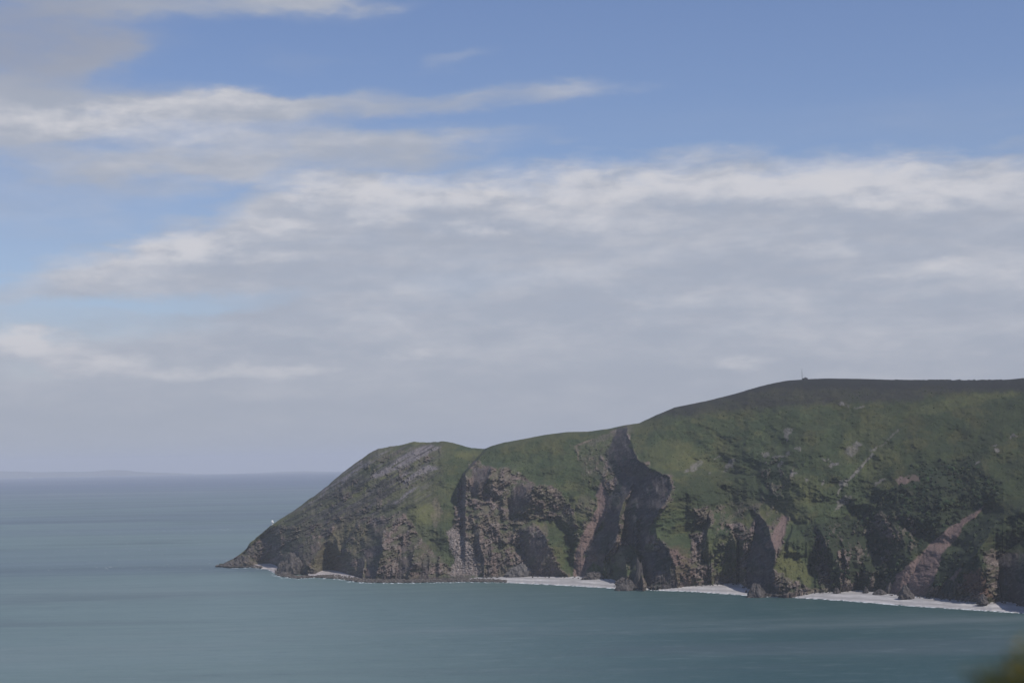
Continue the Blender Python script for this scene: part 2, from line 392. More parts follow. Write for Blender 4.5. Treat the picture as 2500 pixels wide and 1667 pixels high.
# broad swells of the hill
wx = (fbm(PX / 60, PY / 60, 3, .5, 5) - .5); wy = (fbm(PX / 60 + 50, PY / 60, 3, .5, 6) - .5)
rel, leftf = relief(PX + wx * 22 + (fbm(PX / 14, PY / 22, 3, .55, 2) - .5) * 9, PY + wy * 14)
crestfade = sstep(1.0, 0.93, T)
D = D - rel * np.maximum(crestfade, np.where((PX > 1500) & (PX < 1620), sstep(1.0, .97, T), 0))
D = D + (fbm((PX + .8 * PY) / 170, (PY - .3 * PX) / 110, 3, .5, 1) - .5) * 70 * np.sin(np.pi * np.clip(T, 0, 1)) ** .8 * sstep(700, 1000, PX)
# meet the foot line
Yf = depth_at_z(xa, ip(FOOT, xa), 0.0) * (CAMZ - Fz) / CAMZ
k2 = np.exp(-np.linspace(-2.2, 2.2, 33) ** 2); k2 /= k2.sum()
corr = np.convolve(np.pad(Yf - D[0], 16, mode='edge'), k2, mode='valid')
ix = np.argsort(xa); xu = np.arange(520, 3310, 2.0)
cu = np.interp(xu, xa, corr); k3 = np.exp(-np.linspace(-2.2, 2.2, 111) ** 2); k3 /= k3.sum()
wide = np.interp(xa, xu, np.convolve(np.pad(cu, 55, mode='edge'), k3, mode='valid'))
up_ = Fy[None, :] - PY
D = D + (wide[None, :] * np.exp(-up_ / 260.0) + (corr - wide)[None, :] * np.exp(-up_ / 75.0)) * sstep(1.0, .8, T)
# never lean out
cum = np.maximum.accumulate(D + 0.0, 0)
D = 0.85 * cum + 0.15 * D

# ------------------------------------------------------------------ cover of the ground: masks with ragged edges
WPX = PX + (fbm(PX / 13, PY / 13, 5, .62, 1) - .5) * 26
WPY = PY + (fbm(PX / 13 + 40, PY / 13, 5, .62, 4) - .5) * 20
def poly(pts, soft=3.0, gx=None, gy=None):
    gx = WPX if gx is None else gx; gy = WPY if gy is None else gy
    p = np.array(pts, float)
    m = (gx > p[:, 0].min() - 12) & (gx < p[:, 0].max() + 12) & (gy > p[:, 1].min() - 12) & (gy < p[:, 1].max() + 12)
    out = np.zeros(gx.shape, np.float32)
    X = gx[m]; Y = gy[m]
    if X.size == 0: return out
    dmin = np.full(X.shape, 1e9); ins = np.zeros(X.shape, bool)
    for i in range(len(p)):
        a = p[i]; b = p[(i + 1) % len(p)]
        e = b - a; L = (e ** 2).sum() + 1e-9
        t = np.clip(((X - a[0]) * e[0] + (Y - a[1]) * e[1]) / L, 0, 1)
        dmin = np.minimum(dmin, np.hypot(X - a[0] - t * e[0], Y - a[1] - t * e[1]))
        c = ((a[1] > Y) != (b[1] > Y)) & (X < (b[0] - a[0]) * (Y - a[1]) / (b[1] - a[1] + 1e-12) + a[0])
        ins ^= c
    s_ = np.where(ins, dmin, -dmin)
    out[m] = sstep(-soft, soft, s_)
    return out
def line(pts, w, soft=1.5):
    p = np.array(pts, float)
    gx = PX + (WPX - PX) * .25; gy = PY + (WPY - PY) * .25
    m = (gx > p[:, 0].min() - 12) & (gx < p[:, 0].max() + 12) & (gy > p[:, 1].min() - 12) & (gy < p[:, 1].max() + 12)
    out = np.zeros(gx.shape, np.float32); X = gx[m]; Y = gy[m]
    dmin = np.full(X.shape, 1e9)
    for i in range(len(p) - 1):
        a = p[i]; b = p[i + 1]; e = b - a; L = (e ** 2).sum() + 1e-9
        t = np.clip(((X - a[0]) * e[0] + (Y - a[1]) * e[1]) / L, 0, 1)
        dmin = np.minimum(dmin, np.hypot(X - a[0] - t * e[0], Y - a[1] - t * e[1]))
    out[m] = sstep(w + soft, w - soft * .5, dmin)
    return out

XW = PX * 0.5; ZW = -PY * 0.5          # metres-like coordinates for grain
ROCKP = [
 [(520, 1385), (600, 1343), (640, 1302), (672, 1284), (700, 1284), (740, 1290), (800, 1268), (850, 1240), (880, 1262), (925, 1258), (950, 1262), (985, 1250), (1005, 1272), (1022, 1310), (1060, 1345), (1100, 1382), (1135, 1404), (1135, 1430), (520, 1430)],
 [(1155, 1123), (1200, 1140), (1240, 1137), (1285, 1165), (1310, 1182), (1345, 1183), (1385, 1215), (1405, 1250), (1408, 1290), (1385, 1275), (1345, 1262), (1310, 1272), (1335, 1310), (1345, 1345), (1370, 1385), (1397, 1405), (1395, 1412), (1180, 1414), (1170, 1380), (1150, 1350), (1145, 1320), (1108, 1290), (1112, 1240), (1122, 1190), (1140, 1150)],
 [(1395, 1090), (1425, 1082), (1465, 1062), (1528, 1040), (1548, 1040), (1537, 1065), (1532, 1090), (1550, 1095), (1555, 1120), (1582, 1130), (1580, 1150), (1640, 1157), (1645, 1200), (1625, 1245), (1600, 1270), (1582, 1300), (1640, 1335), (1690, 1370), (1700, 1436), (1565, 1440), (1540, 1436), (1500, 1416), (1545, 1405), (1575, 1360), (1540, 1330), (1480, 1366), (1440, 1360), (1425, 1330), (1475, 1290), (1475, 1230), (1475, 1180), (1440, 1160), (1415, 1130)],
 [(1850, 1250), (1880, 1285), (1900, 1262), (1925, 1262), (1918, 1310), (1905, 1345), (1889, 1387), (1915, 1405), (1960, 1428), (2005, 1441), (1960, 1452), (1900, 1460), (1840, 1452), (1796, 1424), (1806, 1370), (1818, 1310), (1835, 1270)],
 [(1640, 1345), (1690, 1362), (1722, 1382), (1760, 1395), (1790, 1412), (1796, 1428), (1600, 1436)],
 [(1695, 1240), (1738, 1236), (1744, 1285), (1705, 1280)],
 [(1765, 1268), (1800, 1268), (1822, 1290), (1816, 1322), (1790, 1308)],
 [(2400, 1340), (2440, 1345), (2500, 1350), (2560, 1380), (2560, 1500), (2500, 1480), (2435, 1470), (2412, 1430), (2402, 1390)],
 [(2262, 1440), (2300, 1425), (2350, 1425), (2400, 1450), (2412, 1474), (2270, 1464)],
 [(2600, 1400), (3290, 1440), (3290, 1600), (2600, 1500)],
 [(1990, 1310), (2010, 1312), (2020, 1350), (2035, 1440), (2005, 1445), (1995, 1380)],
 [(2050, 1330), (2068, 1340), (2075, 1400), (2090, 1440), (2045, 1450)],
 [(2150, 1255), (2172, 1280), (2196, 1320), (2180, 1325), (2150, 1290), (2138, 1262)],
 [(1690, 1300), (1712, 1300), (1710, 1420), (1690, 1420)],
]
rock = np.zeros(PX.shape, np.float32)
for p_ in ROCKP: rock = np.maximum(rock, poly(p_))
SEMIP = [  # rocky, patchy ground
 [(830, 1240), (900, 1192), (945, 1168), (1000, 1165), (975, 1215), (930, 1262), (880, 1265), (850, 1262), (760, 1300), (700, 1290)],
 [(700, 1262), (830, 1180), (930, 1110), (1010, 1090), (1080, 1090), (1070, 1150), (1000, 1190), (900, 1230), (800, 1280)],
 [(1400, 1230), (1460, 1215), (1455, 1265), (1420, 1320), (1405, 1360)],
 [(1405, 1100), (1470, 1090), (1480, 1170), (1460, 1200), (1420, 1160)],
 [(1690, 1240), (1820, 1225), (1880, 1240), (1850, 1290), (1800, 1340), (1790, 1410), (1700, 1410)],
 [(1440, 1365), (1530, 1330), (1560, 1370), (1550, 1415), (1430, 1410)],
 [(1990, 1290), (2200, 1240), (2260, 1300), (2150, 1440), (2010, 1440)],
 [(1860, 1130), (1900, 1120), (1945, 1150), (1900, 1250), (1860, 1230)],
]
semi = np.zeros(PX.shape, np.float32)
for p_ in SEMIP: semi = np.maximum(semi, poly(p_, 12))
rock *= 1 - .6 * poly([(1385, 1085), (1470, 1058), (1500, 1060), (1480, 1120), (1470, 1180), (1476, 1225), (1440, 1180), (1400, 1140)], 10)
patch = fbm(XW / 7, ZW / 9, 5, .6, 3)
rock = np.clip(rock + semi * sstep(.52, .64, patch) * .7, 0, 1)
ang = math.radians(30)
al = PX * math.cos(ang) - PY * math.sin(ang); ac = PX * math.sin(ang) + PY * math.cos(ang)
tipz = sstep(1120, 1020, PX)
rock = rock * (1 - .7 * (1 - leftf) * sstep(.50, .62, fbm(XW / 11, ZW / 6, 5, .6, 6)))
rock = rock * (1 - .65 * tipz * sstep(.46, .58, fbm(al / 26, ac / 9, 5, .6, 1)) * sstep(20, 60, ip(FOOT, xa)[None, :] - PY))       # grass ledges in the cliffs
WOODP = [
 [(1950, 1290), (2030, 1268), (2100, 1262), (2130, 1222), (2180, 1190), (2215, 1152), (2215, 1138), (2290, 1122), (2330, 1122), (2385, 1108), (2378, 1130), (2400, 1150), (2452, 1176), (2440, 1202), (2400, 1230), (2370, 1250), (2330, 1280), (2262, 1335), (2200, 1392), (2170, 1436), (2030, 1436), (1990, 1380), (1975, 1340)],
 [(2345, 1300), (2400, 1252), (2450, 1262), (2440, 1290), (2400, 1325), (2378, 1400), (2300, 1440), (2270, 1430), (2292, 1390), (2340, 1340)],
 [(1690, 1160), (1760, 1150), (1850, 1160), (1870, 1240), (1800, 1262), (1750, 1240), (1700, 1250), (1650, 1230), (1650, 1180)],
 [(2440, 1240), (2520, 1200), (2520, 1330), (2440, 1330), (2420, 1320)],
]
wood = np.zeros(PX.shape, np.float32)
for i_, p_ in enumerate(WOODP): wood = np.maximum(wood, poly(p_, 7) * (1.0, 1.0, .55, .45)[i_])
SCREE = [   # grey-lilac stones
 [(735, 1244), (780, 1203), (830, 1160), (880, 1125), (925, 1108), (952, 1100), (905, 1130), (870, 1155), (830, 1185), (770, 1222)],
 [(905, 1163), (980, 1115), (1010, 1098), (1050, 1085), (1078, 1092), (1040, 1110), (1005, 1135), (960, 1150), (920, 1168)],
 [(972, 1174), (985, 1155), (1015, 1150), (1045, 1133), (1074, 1143), (1040, 1152), (1010, 1167), (985, 1182)],
 [(955, 1232), (985, 1208), (1000, 1193), (1022, 1188), (1000, 1207), (972, 1226)],
]
sc_t = np.zeros(PX.shape, np.float32)
sx = PX + (WPX - PX) * .45; sy_ = PY + (WPY - PY) * .45
for p_ in SCREE: sc_t = np.maximum(sc_t, poly(p_, 4, sx, sy_))
ang = math.radians(30)
al = PX * math.cos(ang) - PY * math.sin(ang); ac = PX * math.sin(ang) + PY * math.cos(ang)
streaks = fbm(al / 46, ac / 4.2, 5, .62, 2)
sc_t = sc_t * sstep(.31, .44, streaks)
sc_t = np.maximum(sc_t, sstep(.60, .68, streaks) * poly(SEMIP[1], 16) * .35)
def blobm(x, y, rx, ry, rot=0):
    c, s_ = math.cos(math.radians(rot)), math.sin(math.radians(rot))
    gx = PX + (WPX - PX) * .8 - x; gy = PY + (WPY - PY) * .8 - y
    u = (gx * c - gy * s_) / rx; v = (gx * s_ + gy * c) / ry
    return sstep(1.25, .75, np.hypot(u, v)).astype(np.float32)
PATCH = [(1702, 1134, 17, 7, 35), (1694, 1146, 8, 6, 0), (1675, 1148, 6, 2.4, 20), (1732, 1156, 5, 2.4, 25), (1752, 1117, 6, 1.6, 25), (1779, 1136, 19, 7, 55), (1925, 1052, 9, 8, 0), (1924, 1065, 5, 10, 0), (1919, 1078, 5, 2, 25),
 (1868, 1111, 9, 5, 10), (1890, 1117, 8, 4, 0), (1905, 1116, 14, 2, 5), (1925, 1108, 8, 3.5, 30), (1950, 1094, 9, 4, 0), (1905, 1133, 3, 9, -30), (1872, 1130, 5, 2.4, 30),
 (2080, 1098, 17, 12, 30), (2094, 1084, 12, 3.5, -8), (2015, 1120, 6, 2, -10), (2036, 1131, 13, 4.5, -8), (2026, 1136, 5, 4, 0), (2057, 1180, 10, 9, 20), (2062, 1222, 20, 8, 30), (2045, 1236, 12, 4, 35), (2145, 1178, 14, 4, 30),
 (2135, 1096, 12, 3.6, 20), (2388, 1131, 7, 3.5, 30), (2435, 1100, 7, 4, 20), (2470, 1064, 10, 2, 25), (2428, 1088, 8, 2, 0), (1968, 1172, 5, 5, 0), (2010, 1177, 5, 8, 0), (1938, 1157, 7, 6, 0), (2070, 990, 6, 2.5, 0), (2055, 984, 9, 2.5, 0), (2100, 995, 14, 3, 10)]
sc_p = np.zeros(PX.shape, np.float32)
for b_ in PATCH: sc_p = np.maximum(sc_p, blobm(*b_))
sc_p = np.maximum(sc_p, line([(2192, 1050), (2180, 1060), (2168, 1074), (2150, 1090)], 2.2) * .5)
sc_p = np.maximum(sc_p, line([(2130, 1108), (2112, 1128), (2098, 1145), (2078, 1165), (2062, 1175)], 2.8))
sc_p = np.maximum(sc_p, line([(2056, 1188), (2046, 1200), (2043, 1210)], 1.6))
sc_p *= .85 * sstep(.22, .42, fbm(XW / 2.5, ZW / 2.5, 4, .6, 7))
RED = [
 [(1466, 1172), (1480, 1200), (1488, 1228), (1476, 1264), (1454, 1302), (1432, 1345), (1424, 1360), (1446, 1354), (1457, 1365), (1432, 1392), (1427, 1409), (1398, 1409), (1405, 1350), (1418, 1310), (1440, 1270), (1458, 1240), (1457, 1210)],
 [(2402, 1236), (2384, 1262), (2352, 1282), (2340, 1308), (2302, 1350), (2287, 1400), (2256, 1458), (2224, 1456), (2214, 1425), (2192, 1452), (2168, 1448), (2190, 1400), (2230, 1368), (2270, 1330), (2310, 1293), (2350, 1268), (2385, 1245)],
 [(2318, 1412), (2343, 1384), (2348, 1388), (2326, 1420)],
 [(1898, 1278), (1911, 1256), (1923, 1260), (1917, 1300), (1907, 1330), (1897, 1352), (1885, 1342), (1868, 1332), (1885, 1310), (1890, 1292)],
]
red = np.zeros(PX.shape, np.float32)
for p_ in RED: red = np.maximum(red, poly(p_, 3, sx, sy_))
red = np.maximum(red, blobm(2205, 1172, 18, 9, 10) * .8)
red = np.maximum(red, blobm(2230, 1168, 12, 8, -10) * .6)
redr = poly([(2355, 1400), (2396, 1388), (2406, 1420), (2432, 1470), (2395, 1455), (2360, 1442), (2350, 1420)], 5) * .75
redr = np.maximum(redr, blobm(2175, 1310, 9, 14, 0) * .4)
redr = np.maximum(redr, poly([(1630, 1330), (1680, 1340), (1700, 1400), (1690, 1425), (1650, 1420)], 8) * .35)
SCR5 = poly([(1090, 1300), (1110, 1284), (1140, 1315), (1150, 1340), (1168, 1370), (1178, 1395), (1165, 1408), (1098, 1406), (1108, 1370), (1098, 1340)], 4)
dirt = np.maximum.reduce([blobm(1069, 1240, 9, 26, 10) * .6, blobm(1062, 1270, 7, 22, 10) * .5, line([(1118, 1302), (1150, 1272), (1178, 1252)], 4, 3) * .9,
  line([(1404, 1090), (1425, 1080), (1447, 1072)], 1.8, 1.5), line([(1407, 1090), (1410, 1104), (1412, 1122)], 2, 2) * .8, blobm(1320, 1190, 9, 6) * .9, blobm(1342, 1200, 14, 8, 0) * .8, blobm(1214, 1168, 14, 22, 0) * .5,
  blobm(1430, 1235, 20, 30, 0) * .35, blobm(1440, 1285, 18, 18, 0) * .4, blobm(1185, 1265, 12, 40, -5) * .5, blobm(1330, 1290, 8, 20, 0) * .5,
  line([(2150, 1248), (2172, 1275), (2196, 1305), (2204, 1325)], 3, 3) * .5, line([(2140, 1278), (2155, 1310)], 4, 4) * .5, blobm(1515, 1360, 10, 30, 10) * .4, line([(1545, 1178), (1520, 1220), (1500, 1248)], 1.2, 1.5) * .5,
  line([(1775, 1268), (1800, 1250), (1872, 1222)], 3.5, 3) * .35])
YEL = np.maximum.reduce([poly([(1905, 1345), (1932, 1332), (1950, 1350), (1972, 1392), (1985, 1432), (1950, 1425), (1915, 1405), (1889, 1388)], 5) * .9,
  poly([(1722, 1348), (1760, 1348), (1795, 1382), (1793, 1412), (1750, 1387)], 6) * .8, blobm(1210, 1300, 18, 9, -10) * .8, blobm(1316, 1282, 12, 14, 0) * .7, blobm(1035, 1255, 40, 26, 10) * .6, blobm(1145, 1108, 34, 9, 6) * .8,
  poly([(838, 1228), (880, 1193), (945, 1162), (952, 1164), (930, 1176), (890, 1200), (870, 1212)], 4) * 1.0, blobm(850, 1195, 16, 8, 35) * .8, blobm(1010, 1082, 34, 5) * .6, blobm(1640, 1110, 60, 40, 0) * .55,
  blobm(1960, 1200, 50, 40, 40) * .5, blobm(2120, 1060, 80, 30, 35) * .35, blobm(2330, 985, 120, 14, 12) * .5, blobm(2430, 965, 60, 8, 6) * .7, blobm(2140, 1130, 60, 30, 40) * .35, blobm(1520, 1050, 50, 9, 10) * .4,
  blobm(675, 1280, 26, 7, 35) * .8, blobm(640, 1305, 22, 6, 35) * .7, blobm(1360, 1370, 22, 24, 0) * .5, blobm(1780, 975, 30, 12, 20) * .4, blobm(1000, 1390, 20, 20, 0) * 0])
# heather and dead bracken on the hill top
hline = np.interp(PX, [1480, 1560, 1600, 1800, 1960, 2100, 2200, 2300, 2400, 2500, 3300], [1040, 1034, 1022, 1004, 994, 980, 985, 962, 958, 953, 940])
heath = sstep(10, -14, WPY - hline) * sstep(1560, 1640, PX)
hband = sstep(6, -10, WPY - np.interp(PX, [1560, 1650, 1900, 1950, 2500, 3300], [1034, 998, 948, 955, 952, 920])) * sstep(1570, 1640, PX)
heath2 = poly(SEMIP[1], 14) * sstep(.42, .55, fbm(al / 60, ac / 10, 4, .6, 5))
heath2 = np.maximum(heath2, poly([(840, 1225), (900, 1196), (950, 1168), (985, 1175), (960, 1215), (920, 1255), (870, 1262), (800, 1285), (790, 1260)], 10) * .85)

def mixc(c, m, col): return c * (1 - m[..., None]) + np.array(col, np.float32) * m[..., None]
n1 = fbm(XW / 40, ZW / 26, 4, .5, 1); n2 = fbm(XW / 5, ZW / 3.2, 5, .6, 2); n3 = fbm(XW / 1.6, ZW / 1.2, 3, .6, 4)
grass = np.array((.051, .065, .029)) * (0.55 + .55 * n1[..., None] + .45 * n2[..., None])
grass = mixc(grass, sstep(.45, .68, fbm(XW / 26, ZW / 14, 5, .55, 7)) * .75, (.084, .084, .034))
grass = mixc(grass, sstep(.50, .66, fbm(XW / 17, ZW / 9, 5, .6, 0)) * .6, (.034, .052, .024))
grass = mixc(grass, sstep(.56, .66, fbm(XW / 5, ZW / 3, 4, .6, 6)) * .35, (.030, .040, .020))
c = grass * .95 * (1 - .30 * sstep(1700, 2400, PX))[..., None]  # cloud shade and lens falloff painted in: grass colour darkens to the right
c = mixc(c, tipz * sstep(1060, 1130, PY) * .55, (.058, .060, .036))
P2 = np.maximum(poly([(848, 1252), (880, 1262), (842, 1330), (802, 1390), (765, 1393), (757, 1377), (797, 1330), (822, 1285)], 6), poly([(925, 1300), (905, 1330), (880, 1345), (860, 1365), (835, 1372), (850, 1330), (880, 1290)], 6) * .7)
c = mixc(c, P2 * .85, (.108, .094, .056))
rock = rock * (1 - .75 * P2)
rock = rock * (1 - red) * (1 - SCR5)
c = mixc(c, YEL * (.4 + .6 * n2), (.098, .100, .038))
c = mixc(c, heath * .8, (.037, .036, .028))
c = mixc(c, heath * sstep(.5, .6, fbm(XW / 20, ZW / 6, 4, .6, 2)) * .7, (.027, .027, .024))
c = mixc(c, hband * .8, (.022, .023, .022))
c = mixc(c, heath2 * .8, (.036, .033, .033))
band = fbm(al / 70, ac / 7.5, 4, .6, 4)
onslope = tipz * sstep(1075, 1100, PY) * sstep(1330, 1250, PY + .25 * (PX - 850)) * (1 - rock)
c = mixc(c, onslope * sstep(.48, .60, band) * .8, (.090, .092, .046))
c = mixc(c, onslope * sstep(.47, .36, band) * .6, (.030, .028, .030))
c = mixc(c, tipz * np.clip(YEL * 1.1, 0, 1) * (.45 + .5 * n2), (.105, .110, .042))
c = mixc(c, onslope * sstep(.58, .66, fbm(al / 34, ac / 3.4, 4, .6, 6)) * .4, (.125, .112, .108))
c = mixc(c, wood * .85, (.022, .030, .016))
strata = fbm(al / 16 + wx * 4, ac / 4.0, 5, .62, 3)
rk = np.array((.132, .104, .092)) * (.18 + 1.55 * strata[..., None] * (.5 + .9 * n3[..., None]))
rk = rk * (1 - leftf[..., None] * .75) + np.array((.054, .047, .047)) * (.8 + .4 * strata[..., None]) * leftf[..., None] * .75  # shade of the steep left flanks painted into the rock colour
rk = mixc(rk, sstep(.50, .62, fbm(XW / 14, ZW / 12, 4, .6, 1)) * .7, (.100, .088, .058))
rk = mixc(rk, sstep(.56, .66, fbm(XW / 9, ZW / 14, 4, .6, 5)) * .6, (.150, .108, .094))
rk = mixc(rk, sstep(.66, .74, fbm(XW / 1.8, ZW / 2.2, 3, .6, 2)) * .5, (.23, .21, .19))
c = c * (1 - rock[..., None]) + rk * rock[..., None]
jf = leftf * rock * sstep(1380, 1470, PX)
c = mixc(c, jf * .55, (.024, .024, .030))  # deeper painted shadow on the left flanks from the big gully rightwards
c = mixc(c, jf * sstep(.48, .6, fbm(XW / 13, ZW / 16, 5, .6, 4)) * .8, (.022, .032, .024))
c = mixc(c, jf * sstep(.60, .68, fbm(al / 12, ac / 5, 5, .6, 1)) * .7, (.10, .09, .09))
c = mixc(c, redr * (.4 + n3), (.120, .066, .056))
c = mixc(c, dirt * (.5 + .6 * n3), (.150, .118, .092))
c = mixc(c, np.clip(sc_t * (.5 + n3 * .8), 0, 1), (.160, .144, .148))
c = mixc(c, sc_p * (.55 + .45 * n3), (.170, .152, .142))
c = mixc(c, SCR5 * .9, (.185, .148, .134))
c = mixc(c, SCR5 * sstep(.55, .7, fbm(XW / 1.1, ZW / 1.1, 3, .6, 1)) * .8, (.33, .30, .28))
c = mixc(c, SCR5 * sstep(.55, .66, fbm(XW / 1.3, ZW / 1.3, 3, .6, 5)) * .7, (.05, .045, .045))
c = mixc(c, red * (.75 + .25 * n2), (.165, .112, .102))
c = mixc(c, red * sstep(.54, .66, fbm(XW / 2.2, ZW / 3, 4, .6, 5)) * .45, (.075, .055, .045))
c = c * (0.78 + .44 * n3[..., None])
# splash zone darker at the very foot
splash = sstep(9, 2, Fy[None, :] - PY) * (Fz[None, :] < 2.6)
c = mixc(c, splash * .6, (.035, .032, .028))

# relief noise: crags in rock, tussocks on grass
rockness = np.clip(rock + .6 * redr + .25 * splash, 0, 1)
crag = fbm(XW / 16, ZW / 26, 5, .6, 2, ridged=True) - .5
crag2 = fbm(al / 26, ac / 7, 5, .62, 6, ridged=True) - .5
crag3 = fbm(XW / 4.5, ZW / 7, 4, .6, 3, ridged=True) - .5
smallf = sstep(0, 12, Fy[None, :] - PY)
D = D - rockness * (crag * 25 + crag2 * 12 + crag3 * 4.0) * (1 - .72 * leftf) * (0.3 + .7 * smallf) * crestfade
D = D - (1 - rockness) * ((n2 - .5) * 4.0 + (fbm(XW / 18, ZW / 12, 4, .55, 3) - .5) * 16 * (1 - .9 * np.clip(red + SCR5, 0, 1))) * crestfade * smallf
D = D - sc_t * 1.5 * n3
D = D - SCR5 * (n3 - .5) * 4 - heath2 * (n3 - .5) * 4 * crestfade
V = pt(PX, PY, D)

# far side of the hill, running down to the sea behind
back = [12, 35, 80, 160, 300, 520, 900]
rows = [V]
top = V[-1]
for s_ in back:
    r = top.copy(); k = 1 + s_ / D[-1]
    r[:, 0] = top[:, 0] * k; r[:, 1] = top[:, 1] + s_
    r[:, 2] = np.maximum(top[:, 2] - (.05 * s_ + s_ * s_ / 2600), -8)
    rows.append(r[None])
skirt = V[0].copy(); skirt[:, 2] = -6; skirt[:, 1] += 0.5
allv = np.concatenate([skirt[None]] + rows, 0)
nr_all = allv.shape[0]
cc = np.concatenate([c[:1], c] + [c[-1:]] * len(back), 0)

def land_material(name, bump=0.6):
    m = bpy.data.materials.new(name); m.use_nodes = True; m.node_tree.nodes.clear(); N = NT(m.node_tree)
    out = N.new('ShaderNodeOutputMaterial'); b = N.new('ShaderNodeBsdfPrincipled')
    b.inputs['Roughness'].default_value = 0.95; b.inputs['Specular IOR Level'].default_value = 0.15
    at = N.new('ShaderNodeVertexColor', layer_name='Col')
    tcn = N.new('ShaderNodeTexCoord')
    nz = N.noise(tcn.outputs['Object'], 0.35, 6, 0.65)
    v = N.m('MULTIPLY_ADD', nz.outputs[0], 1.0, 0.5)
    cx_ = N.new('ShaderNodeVectorMath', operation='SCALE'); N.link(at.outputs[0], cx_.inputs[0]); N.link(v, cx_.inputs['Scale'])
    N.link(cx_.outputs[0], b.inputs['Base Color'])
    bp = N.new('ShaderNodeBump'); bp.inputs['Strength'].default_value = bump; bp.inputs['Distance'].default_value = 1.2
    nz2 = N.noise(tcn.outputs['Object'], 0.5, 6, 0.7); N.link(nz2.outputs[0], bp.inputs['Height'])
    N.link(bp.outputs[0], b.inputs['Normal']); N.link(b.outputs[0], out.inputs[0])
    return m
M_land = land_material('headland_ground')
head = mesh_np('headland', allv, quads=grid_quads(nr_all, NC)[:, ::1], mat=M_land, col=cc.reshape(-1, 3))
tag(head, kind='structure')

def simple_mat(name, col, rough=0.9, var=0.35, scale=1.0, bump=0.4, bdist=0.3):
    m = bpy.data.materials.new(name); m.use_nodes = True; m.node_tree.nodes.clear(); N = NT(m.node_tree)
    out = N.new('ShaderNodeOutputMaterial'); b = N.new('ShaderNodeBsdfPrincipled')
    b.inputs['Roughness'].default_value = rough; b.inputs['Specular IOR Level'].default_value = 0.25
    tcn = N.new('ShaderNodeTexCoord'); nz = N.noise(tcn.outputs['Object'], scale, 6, 0.65)
    a = tuple(x * (1 - var) for x in col); c2 = tuple(min(1, x * (1 + var)) for x in col)
    N.link(N.mix(N.smooth(nz.outputs[0], .3, .7), a, c2), b.inputs['Base Color'])
    bp = N.new('ShaderNodeBump'); bp.inputs['Strength'].default_value = bump; bp.inputs['Distance'].default_value = bdist
    N.link(nz.outputs[0], bp.inputs['Height']); N.link(bp.outputs[0], b.inputs['Normal']); N.link(b.outputs[0], out.inputs[0])
    return m

# ------------------------------------------------------------------ beaches
M_beach = bpy.data.materials.new('beach_shingle'); M_beach.use_nodes = True; M_beach.node_tree.nodes.clear()
N = NT(M_beach.node_tree)
o_ = N.new('ShaderNodeOutputMaterial'); b_ = N.new('ShaderNodeBsdfPrincipled'); b_.inputs['Roughness'].default_value = .9
at = N.new('ShaderNodeVertexColor', layer_name='Col'); tcn = N.new('ShaderNodeTexCoord')
nz = N.noise(tcn.outputs['Object'], 0.12, 8, 0.7)
v = N.m('MULTIPLY_ADD', nz.outputs[0], .6, .7)
cx_ = N.new('ShaderNodeVectorMath', operation='SCALE'); N.link(at.outputs[0], cx_.inputs[0]); N.link(v, cx_.inputs['Scale'])
N.link(cx_.outputs[0], b_.inputs['Base Color']); N.link(b_.outputs[0], o_.inputs[0])
def beach(x0, x1, step=2.0, tint=(1, 1, 1)):
    xs = np.arange(x0, x1 + .1, step); n = len(xs)
    wy_ = ip(WATER, xs) + (fbm(xs / 9, xs * 0 + 2, 4, .6, 1) - .5) * 3.0
    fy_ = ip(FOOT, xs); fz_ = ip(FOOT, xs, 2)
    Y0 = depth_at_z(xs, wy_, 0.0); Y1 = depth_at_z(xs, fy_, 0) * (CAMZ - fz_) / CAMZ + 30
    vs = np.linspace(-0.12, 1, 22)
    Vv = []; Cc = []
    for k, q in enumerate(vs):
        Y = Y0 + (Y1 - Y0) * q
        z = q * (fz_ + 1.0) + (0.45 * math.sin(q * 16) if q > 0 else 0) * .3
        d = dirs(xs, wy_)
        X = d[:, 0] * Y
        Vv.append(np.stack([X, Y, z + (q < 0) * -1.0], -1))
        # berm lines of finer darker shingle, wet strip by the water
        nn = fbm(xs / 40, xs * 0 + q * 9, 3, .6, 2)
        val = .34 * (1 + .20 * math.sin(q * 19 + 1) * nn * 1.6) * (.7 + .6 * nn)
        base = np.stack([val * 1.02, val * .98, val * .96], -1) * np.array(tint)
        if q < .10: base = base * (1.0 if q > .04 else .62)
        Cc.append(base)
    o = mesh_np('beach', np.array(Vv), quads=grid_quads(len(vs), n), mat=M_beach, col=np.array(Cc).reshape(-1, 3))
    return tag(o, kind='structure')
beach(1128, 1566)
beach(1540, 1886)
beach(1880, 3290, 3.0)
beach(606, 706, tint=(1.05, .98, .95))
beach(752, 892, tint=(1.02, .97, .97))

# ------------------------------------------------------------------ sea
REARTH = 7.4e6
rr = np.concatenate([np.linspace(150, 1500, 60), np.geomspace(1520, 60000, 260)])
th = np.linspace(-0.75, 0.75, 200)
R_, T_ = np.meshgrid(rr, th, indexing='ij')
S_ = np.stack([R_ * np.sin(T_), R_ * np.cos(T_), -(R_ ** 2) / (2 * REARTH)], -1)
M_sea = bpy.data.materials.new('sea_water'); M_sea.use_nodes = True; M_sea.node_tree.nodes.clear()
N = NT(M_sea.node_tree)
o_ = N.new('ShaderNodeOutputMaterial'); b_ = N.new('ShaderNodeBsdfPrincipled')
tcn = N.new('ShaderNodeTexCoord')
def mapped(sx_, sy2, rot=0.0, loc=(0, 0, 0)):
    m_ = N.new('ShaderNodeMapping'); N.link(tcn.outputs['Object'], m_.inputs[0])
    m_.inputs['Scale'].default_value = (sx_, sy2, 1); m_.inputs['Rotation'].default_value = (0, 0, math.radians(rot)); m_.inputs['Location'].default_value = loc
    return m_.outputs[0]
